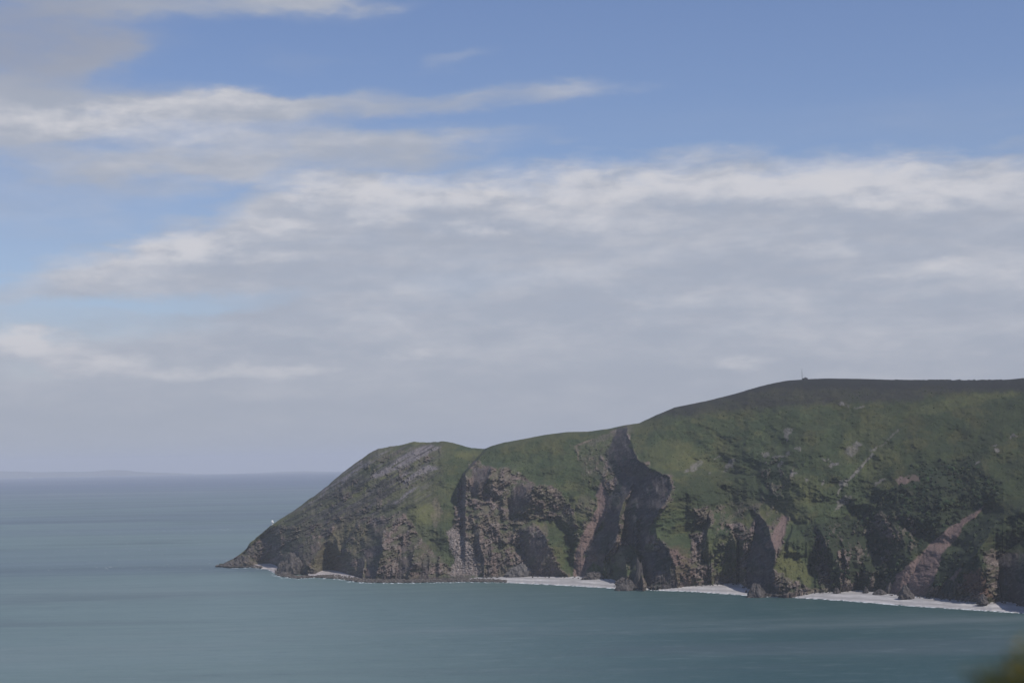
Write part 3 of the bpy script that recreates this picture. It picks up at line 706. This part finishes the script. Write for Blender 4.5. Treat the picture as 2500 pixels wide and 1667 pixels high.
slick = N.noise(mapped(1 / 6000, 1 / 1500, 6), 1.0, 7, 0.6, 0.6).outputs[0]       # tide lines and gusts
slick2 = N.noise(mapped(1 / 900, 1 / 210, 6), 1.0, 6, 0.6, 0.4).outputs[0]
fine = N.noise(mapped(1 / 90, 1 / 26, 4), 1.0, 5, 0.6).outputs[0]
sepo = N.new('ShaderNodeSeparateXYZ'); N.link(tcn.outputs['Object'], sepo.inputs[0])
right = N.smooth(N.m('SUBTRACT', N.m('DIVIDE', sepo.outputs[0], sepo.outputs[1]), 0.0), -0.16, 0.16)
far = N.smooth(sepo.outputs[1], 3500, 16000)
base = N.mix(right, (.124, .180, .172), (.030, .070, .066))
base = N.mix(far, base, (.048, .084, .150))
base = N.mix(N.m('MULTIPLY', N.smooth(slick, .49, .66), .5), base, (.048, .066, .120))
base = N.mix(N.m('MULTIPLY', N.smooth(slick, .47, .38), .55), base, (.17, .20, .20))
base = N.mix(N.m('MULTIPLY', N.smooth(slick2, .50, .66), .42), base, (.075, .10, .11))
rip = N.noise(mapped(1 / 34, 1 / 15, 9), 1.0, 5, 0.65, 0.3).outputs[0]
base = N.mix(N.m('MULTIPLY', N.smooth(rip, .52, .72), .22), base, (.20, .25, .25))
base = N.mix(N.m('MULTIPLY', N.smooth(rip, .46, .30), .25), base, (.04, .07, .075))
N.link(base, b_.inputs['Base Color'])
N.link(N.m('MULTIPLY_ADD', slick2, .25, .30), b_.inputs['Roughness'])
b_.inputs['IOR'].default_value = 1.33
b_.inputs['Specular IOR Level'].default_value = 0.35
wv = N.noise(mapped(1 / 5, 1 / 3.2, 10), 1.0, 4, 0.6).outputs[0]
bp = N.new('ShaderNodeBump'); bp.inputs['Strength'].default_value = 0.5; bp.inputs['Distance'].default_value = 1.0
N.link(N.m('ADD', wv, N.m('MULTIPLY', fine, 2.0)), bp.inputs['Height']); N.link(bp.outputs[0], b_.inputs['Normal'])
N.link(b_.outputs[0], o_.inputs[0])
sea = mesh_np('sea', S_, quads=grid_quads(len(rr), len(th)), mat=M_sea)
tag(sea, kind='structure')
def sea_z(x, y): return -(x * x + y * y) / (2 * REARTH)

# ------------------------------------------------------------------ far coast across the channel
FC = [(-900, 1160), (-500, 1158), (-200, 1154), (0, 1149.5), (60, 1150.5), (80, 1152), (140, 1151.5), (230, 1150.5), (255, 1148), (280, 1147), (310, 1147.4), (332, 1151.5), (400, 1153.5), (480, 1157), (560, 1156.5), (640, 1154), (690, 1151), (740, 1150), (800, 1150.5), (860, 1150), (1000, 1147), (1200, 1137), (1500, 1131)]
FCa = np.array(FC, float)
xs = np.arange(-900, 1500, 5.0); ys = ip(FCa, xs) + (fbm(xs / 30, xs * 0, 4, .6, 1) - .5) * 1.4
Yc = 43000 + 1500 * fbm(xs / 200, xs * 0 + 1, 3, .5, 3)
rowsv = []
for q, dy in ((0.0, -2600), (.35, -1400), (.75, -600), (1.0, 0), (.8, 900), (0.0, 3000)):
    topp = pt(xs, ys, Yc); seaZ = sea_z(topp[:, 0], topp[:, 1]) - 20
    z = seaZ + (topp[:, 2] - seaZ) * q
    k = (Yc + dy) / Yc
    rowsv.append(np.stack([topp[:, 0] * k, topp[:, 1] * k, z], -1))
fcoast = mesh_np('far_coast', np.array(rowsv), quads=grid_quads(6, len(xs)), mat=simple_mat('far_coast_fields', (.045, .055, .035), scale=.002))
tag(fcoast, kind='structure')

# ------------------------------------------------------------------ blobs joined into stuff (scrub, gorse, boulders)
def ico(sub):
    bm = bmesh.new(); bmesh.ops.create_icosphere(bm, subdivisions=sub, radius=1.0)
    bm.verts.ensure_lookup_table()
    v = np.array([x.co[:] for x in bm.verts]); f = np.array([[q.index for q in t.verts] for t in bm.faces]); bm.free(); return v, f
I1 = ico(1); I2 = ico(2)
def scatter(name, P3, R3, col, mat, ic=I1, rough=.35, smooth=False, squash=(1, 1, 1)):
    v, f = ic; n = len(P3); nv = len(v)
    jit = 1 + (rng.random((n, nv, 1)) - .5) * 2 * rough
    a = rng.random(n) * 6.283
    ca, sa = np.cos(a)[:, None], np.sin(a)[:, None]
    vx = v[None, :, 0] * ca - v[None, :, 1] * sa; vy = v[None, :, 0] * sa + v[None, :, 1] * ca
    vv = np.stack([vx * squash[0], vy * squash[1], np.repeat(v[None, :, 2], n, 0) * squash[2]], -1) * jit * R3[:, None, None] + P3[:, None, :]
    ff = (f[None] + (np.arange(n) * nv)[:, None, None]).reshape(-1, 3)
    cl = np.repeat(col[:, None, :], nv, 1).reshape(-1, 3)
    return mesh_np(name, vv.reshape(-1, 3), tris=ff, mat=mat, col=cl, smooth=smooth)
def pick(mask, n):
    """random points on the hill surface where mask is high"""
    ic_ = rng.integers(0, NC - 1, n * 6); ir = rng.integers(2, NR - 6, n * 6)
    ok = (rng.random(n * 6) < mask[ir, ic_]) & (xa[ic_] < 2560)
    ic_, ir = ic_[ok][:n], ir[ok][:n]
    return V[ir, ic_].copy(), ir, ic_
M_leaf = land_material('scrub_leaves', 0.3)
M_stone = land_material('stone', 0.5)
P3, ir, jc = pick(np.clip(wood, 0, 1) * (wood > .58) * (1 - np.clip(dirt * 1.6 + redr + red + sc_p, 0, 1)) * np.where(PY > 1245, .25, .8) * sstep(.30, .5, fbm(XW / 12, ZW / 12, 4, .6, 3)), 8000)
R3 = rng.uniform(1.0, 2.8, len(P3)) * (1 + .5 * (rng.random(len(P3)) > .93))
P3[:, 1] -= R3 * .15; P3[:, 2] += R3 * .1
cl = np.array((.030, .040, .021)) * rng.uniform(.65, 1.35, (len(P3), 1)) * (np.array((1, 1, 1)) + (rng.random((len(P3), 3)) - .5) * .3)
tag(scatter('scrub_woodland', P3, R3, cl, M_leaf, rough=.35, squash=(1, 1, .9)), kind='stuff')
gm = np.clip((1 - rock) * (1 - red) * (1 - SCR5) * (1 - sc_p) * sstep(.47, .62, fbm(XW / 16, ZW / 9, 5, .6, 0)), 0, 1) * (T < .97) * .9
P3, ir, jc = pick(gm, 5000)
R3 = rng.uniform(.3, .8, len(P3)) * np.where(rng.random(len(P3)) > .93, 1.7, 1)
cl = np.array((.038, .048, .023)) * rng.uniform(.7, 1.5, (len(P3), 1))
tag(scatter('gorse_scrub', P3, R3, cl, M_leaf, rough=.3), kind='stuff')
P3, ir, jc = pick(np.clip(SCR5 + sc_t * .7 + sc_p + .25 * red, 0, 1), 6500)
R3 = rng.uniform(.25, .8, len(P3))
cl = np.array((.165, .146, .138)) * rng.uniform(.5, 1.5, (len(P3), 1))
tag(scatter('scree_stones', P3, R3, cl, M_stone, rough=.4), kind='stuff')
# boulders along the foot
bx = np.concatenate([rng.uniform(528, 640, 700), rng.uniform(672, 800, 1300), rng.uniform(780, 1235, 3400), rng.uniform(1500, 1575, 300), rng.uniform(1830, 1930, 260), rng.uniform(1180, 2540, 900)])
q = rng.random(len(bx))
wy_ = ip(WATER, bx); fy_ = ip(FOOT, bx)
on_beach = (np.arange(len(bx)) >= len(bx) - 900)
q = np.where(on_beach, 1 - .18 * q ** 2, q * .97 + .0)
lim = np.interp(bx, [528, 790, 900, 1130, 1235, 1240], [1, .28, 1, .9, .25, 1])
q = np.where(on_beach, q, q * lim)
py_ = wy_ + (fy_ - wy_) * q
zz = np.where(on_beach, 3.4, 0.2 + 1.4 * q)
Yb = depth_at_z(bx, py_, 0) * (CAMZ - zz) / CAMZ
P3 = pt(bx, py_, Yb)
R3 = rng.uniform(.5, 1.7, len(bx)) * np.where(on_beach, .7, 1)
cl = np.array((.085, .074, .066)) * rng.uniform(.45, 1.6, (len(bx), 1))
tag(scatter('shore_boulders', P3, R3, cl, M_stone, rough=.45, squash=(1, 1, .8)), kind='stuff')

# ------------------------------------------------------------------ single rocks one can point at
M_rock = simple_mat('shore_rock_face', (.075, .066, .062), var=.55, scale=.35, bump=.7, bdist=.6)
M_rock_pale = simple_mat('pale_rock_face', (.105, .096, .090), var=.35, scale=.35, bump=.5, bdist=.5)
def rock_thing(name, cat, px, py, wpx, hpx, label, z=0.5, seed=0, mat=None, lean=0.0, depth=1.0, group=None, peak=1.0):
    Y = float(depth_at_z(px, py, 0) * (CAMZ - z) / CAMZ)
    base = pt(px, py, Y)
    w = wpx * Y / FPX / 2; h = hpx * Y / FPX
    v, f = ico(4)
    out = []
    for p in v:
        zz_ = max(p[2], -.25)
        nn = mnoise.fractal(Vector((p[0] * 1.3 + seed * 9.1, p[1] * 1.3, p[2] * 1.3)), 0.7, 2.1, 6)
        rg = 1 - abs(mnoise.noise(Vector((p[0] * 3.1 + seed * 5, p[1] * 3.1, p[2] * 2.2)))) * 1.3
        r = 1 + .33 * nn + .20 * (rg - .6)
        taper = 1 - .42 * peak * max(zz_, 0)
        out.append((p[0] * w * r * taper + lean * w * max(zz_, 0), p[1] * w * depth * r * taper, (zz_ * h if zz_ > 0 else zz_ * 4) * (1 + .25 * nn + .15 * (rg - .6))))
    o = mesh_np(name, np.array(out), tris=f, mat=mat or M_rock, smooth=False)
    o.location = Vector(base.tolist())
    return tag(o, label, cat, group)
rock_thing('sea_stack', 'rock', 1849, 1455, 46, 30, 'dark jagged pyramid rock at the water edge below the deep shadowed gully', seed=3, lean=-.05)
rock_thing('rock_outcrop', 'rock', 1527, 1439, 48, 24, 'dark low rock reaching into the water where the pale beach is cut in two', seed=5, lean=.3, z=.2)
rock_thing('rock_outcrop', 'rock', 1560, 1436, 26, 66, 'tall ribbed rock fin at the foot of the dark cliff left of the middle beach', seed=6, lean=.05, peak=.6)
rock_thing('boulder', 'rock', 1269, 1405, 66, 26, 'smooth pale rounded boulder lying in front of the shadowed cliff on the left beach', seed=8, z=4, mat=M_rock_pale, peak=.8, depth=.6)
rock_thing('rock_outcrop', 'rock', 1452, 1411, 56, 15, 'long dark rock ledge on the beach right of the red scree gully', seed=11, z=4, depth=.5, peak=.5)
rock_thing('rock_outcrop', 'rock', 1521, 1424, 34, 14, 'small dark ledge at the cliff foot behind the rock that cuts the beach', seed=12, z=3.5, depth=.6, peak=.6)
rock_thing('sea_stack', 'rock', 712, 1398, 54, 46, 'brown slanted stack on the rocky platform between the two small pale coves', seed=14, z=1.5, lean=.15, peak=.8)
rock_thing('rock_outcrop', 'rock', 690, 1392, 26, 22, 'low dark outcrop right beside the first small cove near the tip', seed=15, z=2, peak=.7)
rock_thing('rock_outcrop', 'rock', 596, 1380, 48, 24, 'rugged brown outcrop on the reef at the tip of the headland', seed=16, z=.5, lean=-.2)
rock_thing('rock_outcrop', 'rock', 565, 1381, 40, 11, 'flat low rock at the outermost end of the headland', seed=17, z=.2, peak=.5)
rock_thing('rock_outcrop', 'rock', 695, 1402, 30, 8, 'small flat rock awash just off the platform between the coves', seed=18, z=.2, peak=.4)
rock_thing('boulder', 'rock', 985, 1409, 15, 22, 'reddish pointed boulder standing in the dark cave mouth under the ribbed cliff', seed=19, z=1.5, mat=simple_mat('red_brown_rock', (.12, .085, .08), var=.3, scale=.5))
rock_thing('boulder', 'rock', 2212, 1457, 34, 28, 'dark pointed boulder standing on the beach at the foot of the long red scree', seed=21, z=4)
rock_thing('boulder', 'rock', 2172, 1447, 20, 24, 'upright dark boulder beside the left foot of the red scree', seed=22, z=4)
rock_thing('rock_outcrop', 'rock', 2149, 1449, 30, 10, 'long low dark rock lying on the right beach left of the red scree', seed=23, z=3.5, peak=.5)
rock_thing('boulder', 'rock', 2114, 1445, 13, 12, 'small dark rock on the top of the right beach in front of the bushes', seed=24, z=4)
rock_thing('boulder', 'rock', 2042, 1445, 14, 12, 'small dark rock at the cliff foot right of the grassy spur', seed=25, z=4)
rock_thing('boulder', 'rock', 2399, 1472, 28, 22, 'dark brown block at the foot of the red cliff spur near the right edge', seed=26, z=4)
rock_thing('boulder', 'rock', 1822, 1443, 5, 3, 'tiny dark rock alone on the pale sand left of the pyramid rock', seed=27, z=2)
rock_thing('rock_outcrop', 'rock', 1902, 1452, 36, 20, 'rough grey outcrop between the pyramid rock and the dark cliff foot', seed=28, z=1)
rock_thing('boulder', 'rock', 1752, 1424, 24, 7, 'low pale ledge on the back of the middle beach beside the gully mouth', seed=29, z=4, peak=.4, mat=M_rock_pale)

# ------------------------------------------------------------------ lighthouse
M_white = simple_mat('white_paint', (.82, .82, .80), rough=.6, var=.03, scale=3)
M_dark = simple_mat('dark_metal', (.05, .055, .06), rough=.5, var=.2, scale=4)
M_glass = bpy.data.materials.new('lantern_glass'); M_glass.use_nodes = True
gb = M_glass.node_tree.nodes['Principled BSDF']; gb.inputs['Base Color'].default_value = (.5, .55, .58, 1); gb.inputs['Roughness'].default_value = .1; gb.inputs['Metallic'].default_value = .3
def cyl(bm, r0, r1, z0, z1, seg=20, x=0, y=0):
    a = [bm.verts.new((x + r0 * math.cos(k * 2 * math.pi / seg), y + r0 * math.sin(k * 2 * math.pi / seg), z0)) for k in range(seg)]
    b = [bm.verts.new((x + r1 * math.cos(k * 2 * math.pi / seg), y + r1 * math.sin(k * 2 * math.pi / seg), z1)) for k in range(seg)]
    for k in range(seg): bm.faces.new((a[k], a[(k + 1) % seg], b[(k + 1) % seg], b[k]))
    bm.faces.new(b); bm.faces.new(a[::-1])
def box(bm, x0, x1, y0, y1, z0, z1):
    vs = [bm.verts.new((x, y, z)) for z in (z0, z1) for x, y in ((x0, y0), (x1, y0), (x1, y1), (x0, y1))]
    for q_ in ((0, 3, 2, 1), (4, 5, 6, 7), (0, 1, 5, 4), (1, 2, 6, 5), (2, 3, 7, 6), (3, 0, 4, 7)): bm.faces.new([vs[i] for i in q_])
def surf_at(px, dy=0.0):
    j = int(np.argmin(abs(xa - px))); return top[j].copy(), float(D[-1, j])
p0, d0 = surf_at(665.5)
lh = empty('lighthouse', (float(p0[0]), float(p0[1]) - 2, float(p0[2]) - .3)); lh.scale = (1.25, 1.25, 1.25)
tag(lh, 'small white lighthouse standing out on the left slope of the headland above the sea', 'lighthouse')
bm = bmesh.new(); cyl(bm, .95, .8, -.6, 2.6); bm_obj('tower', bm, M_white, lh, True)
bm = bmesh.new(); cyl(bm, 1.75, 1.85, 2.6, 3.0); bm_obj('gallery', bm, M_white, lh)
bm = bmesh.new(); cyl(bm, 1.5, 1.5, 3.0, 4.1); bm_obj('lantern_room', bm, M_white, lh)
bm = bmesh.new(); cyl(bm, 1.3, 1.3, 4.1, 4.6); bm_obj('lantern_glazing', bm, M_glass, lh)
bm = bmesh.new(); cyl(bm, 1.5, .25, 4.6, 5.6); dome = bm_obj('dome', bm, M_white, lh)
bm = bmesh.new(); cyl(bm, .06, .03, 5.6, 6.3, 8); bm_obj('finial', bm, M_dark, dome)
bm = bmesh.new()
ring = [[bm.verts.new((r_ * math.cos(k * math.pi / 12), r_ * math.sin(k * math.pi / 12), z_)) for k in range(24)] for r_, z_ in ((1.80, 3.0), (1.80, 3.8), (1.84, 3.8), (1.84, 3.0))]
for i in range(3):
    for k in range(24): bm.faces.new((ring[i][k], ring[i][(k + 1) % 24], ring[i + 1][(k + 1) % 24], ring[i + 1][k]))
ra = bm_obj('railing', bm, M_white, lh)

# ------------------------------------------------------------------ mast, hut and posts on the hill top
p1, d1 = surf_at(1958)
mast = empty('radio_mast', (float(p1[0]), float(p1[1]) - 3, float(p1[2]) - 1))
tag(mast, 'thin tall grey mast standing on the hill top against the sky, left of the hut', 'mast')
M_mast = simple_mat('grey_steel', (.16, .17, .18), rough=.6, var=.15, scale=1)
s1 = d1 / FPX
bm = bmesh.new(); cyl(bm, .34, .26, 0, 14 * s1 + 1, 8); cyl(bm, .20, .12, 14 * s1 + 1, 27 * s1 + 1, 8); bm_obj('pole', bm, M_mast, mast)
bm = bmesh.new(); cyl(bm, .42, .42, 15.5 * s1 + 1, 17.5 * s1 + 1, 10); bm_obj('antenna', bm, M_mast, mast)
bm = bmesh.new()
for k in range(3):
    a_ = .5 + k * 2.094
    L = [(0, 0, 18 * s1), (7 * math.cos(a_), 7 * math.sin(a_), 0.4)]
    dvec = Vector(L[1]) - Vector(L[0]); perp = dvec.cross(Vector((0, 0, 1))).normalized() * .035
    up_ = Vector((0, 0, .035))
    va = [bm.verts.new(Vector(p) + o2) for p in L for o2 in (perp, up_, -perp, -up_)]
    for i in range(4): bm.faces.new((va[i], va[(i + 1) % 4], va[4 + (i + 1) % 4], va[4 + i]))
bm_obj('guy_wires', bm, M_mast, mast)
p2, d2 = surf_at(1964.5)
M_stonewall = simple_mat('dark_stone_wall', (.06, .058, .058), var=.3, scale=1.2)
M_slate = simple_mat('slate_roof', (.045, .048, .055), var=.2, scale=1.5)
hut = empty('hill_hut', (float(p2[0]), float(p2[1]) - 3, float(p2[2]) - .8), .25)
tag(hut, 'small dark gabled hut on the hill top just right of the mast', 'hut')
hw, hh, hd = 5.4 * s1, 3.2 * s1, 2.4
bm = bmesh.new(); box(bm, -hw, hw, -hd, hd, -1, hh); bm_obj('wall', bm, M_stonewall, hut)
bm = bmesh.new()
e_ = [bm.verts.new(v_) for v_ in ((-hw - .25, -hd - .25, hh), (hw + .25, -hd - .25, hh), (hw + .25, hd + .25, hh), (-hw - .25, hd + .25, hh), (.3, -hd * .6, hh + 3.2 * s1), (.3 + .4, hd * .6, hh + 3.2 * s1))]
for q_ in ((0, 1, 4), (1, 2, 5, 4), (2, 3, 5), (3, 0, 4, 5), (3, 2, 1, 0)): bm.faces.new([e_[i] for i in q_])
bm_obj('roof', bm, M_slate, hut)
bm = bmesh.new(); box(bm, -.5, .5, -hd - .06, -hd + .02, -.6, 1.5); bm_obj('door', bm, M_dark, hut)
for k, (xq, hq, lb) in enumerate(((1980, 2.6, 'short post on the skyline nearest to the hut'), (2000, 1.8, 'short post on the skyline farther right of the hut'))):
    pq, dq = surf_at(xq)
    bm = bmesh.new(); cyl(bm, .16, .14, -1, hq * dq / FPX, 8)
    po = bm_obj('fence_post', bm, M_mast); po.location = (float(pq[0]), float(pq[1]) - 2, float(pq[2]) - .2)
    tag(po, lb, 'post', 'posts on the hill top skyline')
# dark hedge of bushes on the skyline at the right
jx = rng.uniform(2185, 2440, 420); P3 = np.array([top[int(np.argmin(abs(xa - x)))] for x in jx]); P3[:, 1] -= rng.uniform(0, 14, len(jx)); P3[:, 2] -= .6
R3 = rng.uniform(.4, 1.1, len(jx)) * np.where(fbm(jx / 14, jx * 0, 3, .6, 2) > .5, 1.2, .6)
tag(scatter('hilltop_hedge', P3, R3, np.array((.026, .030, .022)) * rng.uniform(.6, 1.4, (len(jx), 1)), M_leaf), kind='stuff')

# ------------------------------------------------------------------ two ships near the horizon
def ship(px, py, L, hullc, label):
    Y = 37000.0
    x = float(dirs(px, py)[0] * Y); z = sea_z(x, Y)
    t = empty('ship', (x, Y, z), math.radians(8)); tag(t, label, 'ship', 'ships near the horizon')
    mh = simple_mat('ship_hull_paint', hullc, rough=.5, var=.1, scale=.1); mw = simple_mat('ship_white_paint', (.8, .8, .8) if hullc[0] > .3 else (.2, .2, .22), rough=.5, var=.05, scale=.1)
    bm = bmesh.new()
    prof = [(-L / 2, 6), (-L / 2 * .9, 8), (L / 2 * .7, 8), (L / 2, 0)]
    lo = []; hi = []
    for s__ in (-1, 1):
        for (xx, ww) in (prof if s__ == -1 else prof[::-1]):
            if s__ == 1 and ww == 0: continue
            lo.append(bm.verts.new((xx * .95, s__ * ww * .8, -1))); hi.append(bm.verts.new((xx, s__ * ww, 9)))
    n = len(lo)
    for i in range(n): bm.faces.new((lo[i], lo[(i + 1) % n], hi[(i + 1) % n], hi[i]))
    bm.faces.new(hi); bm.faces.new(lo[::-1])
    bm_obj('hull', bm, mh, t)
    bm = bmesh.new(); box(bm, -L * .42, -L * .22, -6, 6, 9, 24); box(bm, -L * .40, -L * .26, -7, 7, 24, 27.5); bm_obj('bridge', bm, mw, t)
    bm = bmesh.new(); cyl(bm, 2, 1.6, 27.5, 33, 10, -L * .36, 0); bm_obj('funnel', bm, mw, t)
ship(73, 1160, 52, (.8, .8, .8), 'tiny white ship near the horizon at the far left')
ship(86, 1160, 60, (.08, .08, .1), 'tiny dark ship near the horizon, right of the white one')

# ------------------------------------------------------------------ foam on the water
M_foam = simple_mat('sea_foam', (.62, .66, .68), rough=.8, var=.1, scale=.3)
fx, fy, fl = [], [], []
def fl_add(x, y, l): fx.append(x); fy.append(y); fl.append(l)
for x, y, l in ((270, 1383, 12), (236, 1384, 6), (260, 1386, 9), (118, 1390, 5), (290, 1365, 6), (365, 1341, 6), (401, 1294, 6), (471, 1295, 7), (345, 1337, 5), (258, 1348, 6), (298, 1310, 5), (220, 1370, 6), (322, 1357, 4), (540, 1291, 12), (556, 1291, 8), (549, 1293, 10), (565, 1292, 6), (671, 1405, 10), (688, 1411, 9), (665, 1402, 7), (852, 1420, 16), (880, 1422, 14), (905, 1422, 10), (1100, 1421, 12), (553, 1367, 6)): fl_add(x, y, l)
for _ in range(150):
    fl_add(random.uniform(20, 520), 1280 + 110 * random.random() ** 1.0, random.uniform(1.2, 3.5))
for _ in range(260):
    x = random.uniform(1230, 2500); fl_add(x, float(ip(WATER, np.array([x]))[0]) + random.uniform(0.0, .8), random.uniform(4, 14))
for _ in range(160):
    x = random.uniform(540, 1230); fl_add(x, float(ip(WATER, np.array([x]))[0]) + random.uniform(0.2, 2.5), random.uniform(2, 8))
vv = []; tt = []
for x, y, l in zip(fx, fy, fl):
    Y = float(depth_at_z(x, y, 0.0)); 
    if abs(Y) > 8000: continue
    p = pt(np.array(x), np.array(y), Y); w = l * Y / FPX / 2; d_ = random.uniform(.5, 1.3) * w * .6
    z = sea_z(p[0], p[1]) + .12; k0 = len(vv); n = 10
    vv.append((p[0], p[1], z + .35))
    for k in range(n):
        a_ = k * 2 * math.pi / n; r_ = random.uniform(.55, 1.1)
        vv.append((p[0] + w * r_ * math.cos(a_), p[1] + min(d_, 4) * r_ * math.sin(a_), z))
    for k in range(n): tt.append((k0, k0 + 1 + k, k0 + 1 + (k + 1) % n))
foam = mesh_np('sea_foam', vv, tris=tt, mat=M_foam, smooth=True)
tag(foam, kind='stuff')

# ------------------------------------------------------------------ the hillside under the camera, with the gorse bush in the corner
M_turf = simple_mat('hillside_turf', (.05, .062, .025), var=.4, scale=2.0, bump=.6, bdist=.1)
gx = np.linspace(-120, 120, 121); gy = np.concatenate([np.linspace(-80, 0, 30), np.linspace(1, 260, 110)])
GX, GY = np.meshgrid(gx, gy)
GZ = 148.3 - np.where(GY > 1.8, (GY - 1.8) * .75, 0) + (fbm(GX / 3, GY / 3, 4, .5, 1) - .5) * .25 * (np.abs(GY) > 3)
GZ = np.where(GY > 60, np.maximum(GZ, -8), GZ)
hs = mesh_np('hillside', np.stack([GX, GY, GZ], -1), quads=grid_quads(len(gy), len(gx)), mat=M_turf)
tag(hs, kind='structure')
bc = pt(np.array(2612.), np.array(1800.), 1.95)
bush = empty('gorse_bush', (float(bc[0]), float(bc[1]), 148.0)); tag(bush, 'out of focus yellow green gorse bush in the bottom right corner', 'bush')
M_gorse = simple_mat('gorse_spines', (.075, .080, .018), var=.5, scale=12, bump=0)
M_stem = simple_mat('gorse_stem', (.09, .065, .04), var=.3, scale=20)
M_flower = simple_mat('gorse_flower', (.55, .38, .03), var=.2, scale=20)
cz = float(bc[2]) - 148.0
def bush_pts(n, rmin, rmax):
    out = []
    while len(out) < n:
        v_ = Vector((random.gauss(0, 1), random.gauss(0, 1), random.gauss(0, 1))).normalized()
        r_ = random.uniform(rmin, rmax) * (1 + .55 * mnoise.noise(v_ * 2.6 + Vector((4, 1, 2))) + .3 * mnoise.noise(v_ * 7))
        out.append((v_, Vector((v_.x * .105 * r_, v_.y * .16 * r_, cz + v_.z * .085 * r_ - (0.0)))))
    return out
vv = []; tt = []
for v_, p in bush_pts(9000, .55, 1.0):
    dd = (v_ + Vector((random.gauss(0, .6), random.gauss(0, .6), random.gauss(0, .6) + .3))).normalized() * random.uniform(.008, .018)
    sd_ = dd.cross(Vector((random.random() - .5, random.random() - .5, random.random() - .5))).normalized() * .0016
    k0 = len(vv); vv += [tuple(p - sd_), tuple(p + sd_), tuple(p + dd)]; tt.append((k0, k0 + 1, k0 + 2))
sp = mesh_np('spines', vv, tris=tt, mat=M_gorse, smooth=False, parent=bush); sp['kind'] = 'stuff'
vv = []; tt = []
for v_, p in bush_pts(160, .85, 1.02):
    for k in range(4):
        a_ = Vector((random.gauss(0, 1), random.gauss(0, 1), random.gauss(0, 1))).normalized() * .007; b2 = a_.cross(v_).normalized() * .005
        k0 = len(vv); vv += [tuple(p), tuple(p + a_ + b2), tuple(p + a_ - b2)]; tt.append((k0, k0 + 1, k0 + 2))
fl_ = mesh_np('flowers', vv, tris=tt, mat=M_flower, smooth=False, parent=bush); fl_['kind'] = 'stuff'
bm = bmesh.new()
for k in range(14):
    a_ = k * .449; e0 = Vector((.02 * math.cos(a_), .02 * math.sin(a_), 0)); e1 = Vector((.08 * math.cos(a_), .12 * math.sin(a_), cz + .02))
    for i in range(6):
        t0, t1 = i / 6, (i + 1) / 6
        A_ = e0.lerp(e1, t0); B_ = e0.lerp(e1, t1); r0_, r1_ = .014 * (1 - t0 * .8), .014 * (1 - t1 * .8)
        va = [bm.verts.new(A_ + Vector((r0_ * math.cos(j * 1.257), r0_ * math.sin(j * 1.257), 0))) for j in range(5)] + [bm.verts.new(B_ + Vector((r1_ * math.cos(j * 1.257), r1_ * math.sin(j * 1.257), 0))) for j in range(5)]
        for j in range(5): bm.faces.new((va[j], va[(j + 1) % 5], va[5 + (j + 1) % 5], va[5 + j]))
st = bm_obj('stems', bm, M_stem, bush)

# ------------------------------------------------------------------ haze
bm = bmesh.new(); box(bm, -62000, 62000, -3000, 63000, -620, 330)
mh = bpy.data.materials.new('haze_air'); mh.use_nodes = True; mh.node_tree.nodes.clear(); N = NT(mh.node_tree)
o_ = N.new('ShaderNodeOutputMaterial'); pv = N.new('ShaderNodeVolumePrincipled')
pv.inputs['Color'].default_value = (.85, .87, .92, 1); pv.inputs['Density'].default_value = 4.4e-5; pv.inputs['Anisotropy'].default_value = 0.0
N.link(pv.outputs[0], o_.inputs['Volume'])
hz_ = bm_obj('haze', bm, mh); tag(hz_, kind='stuff')
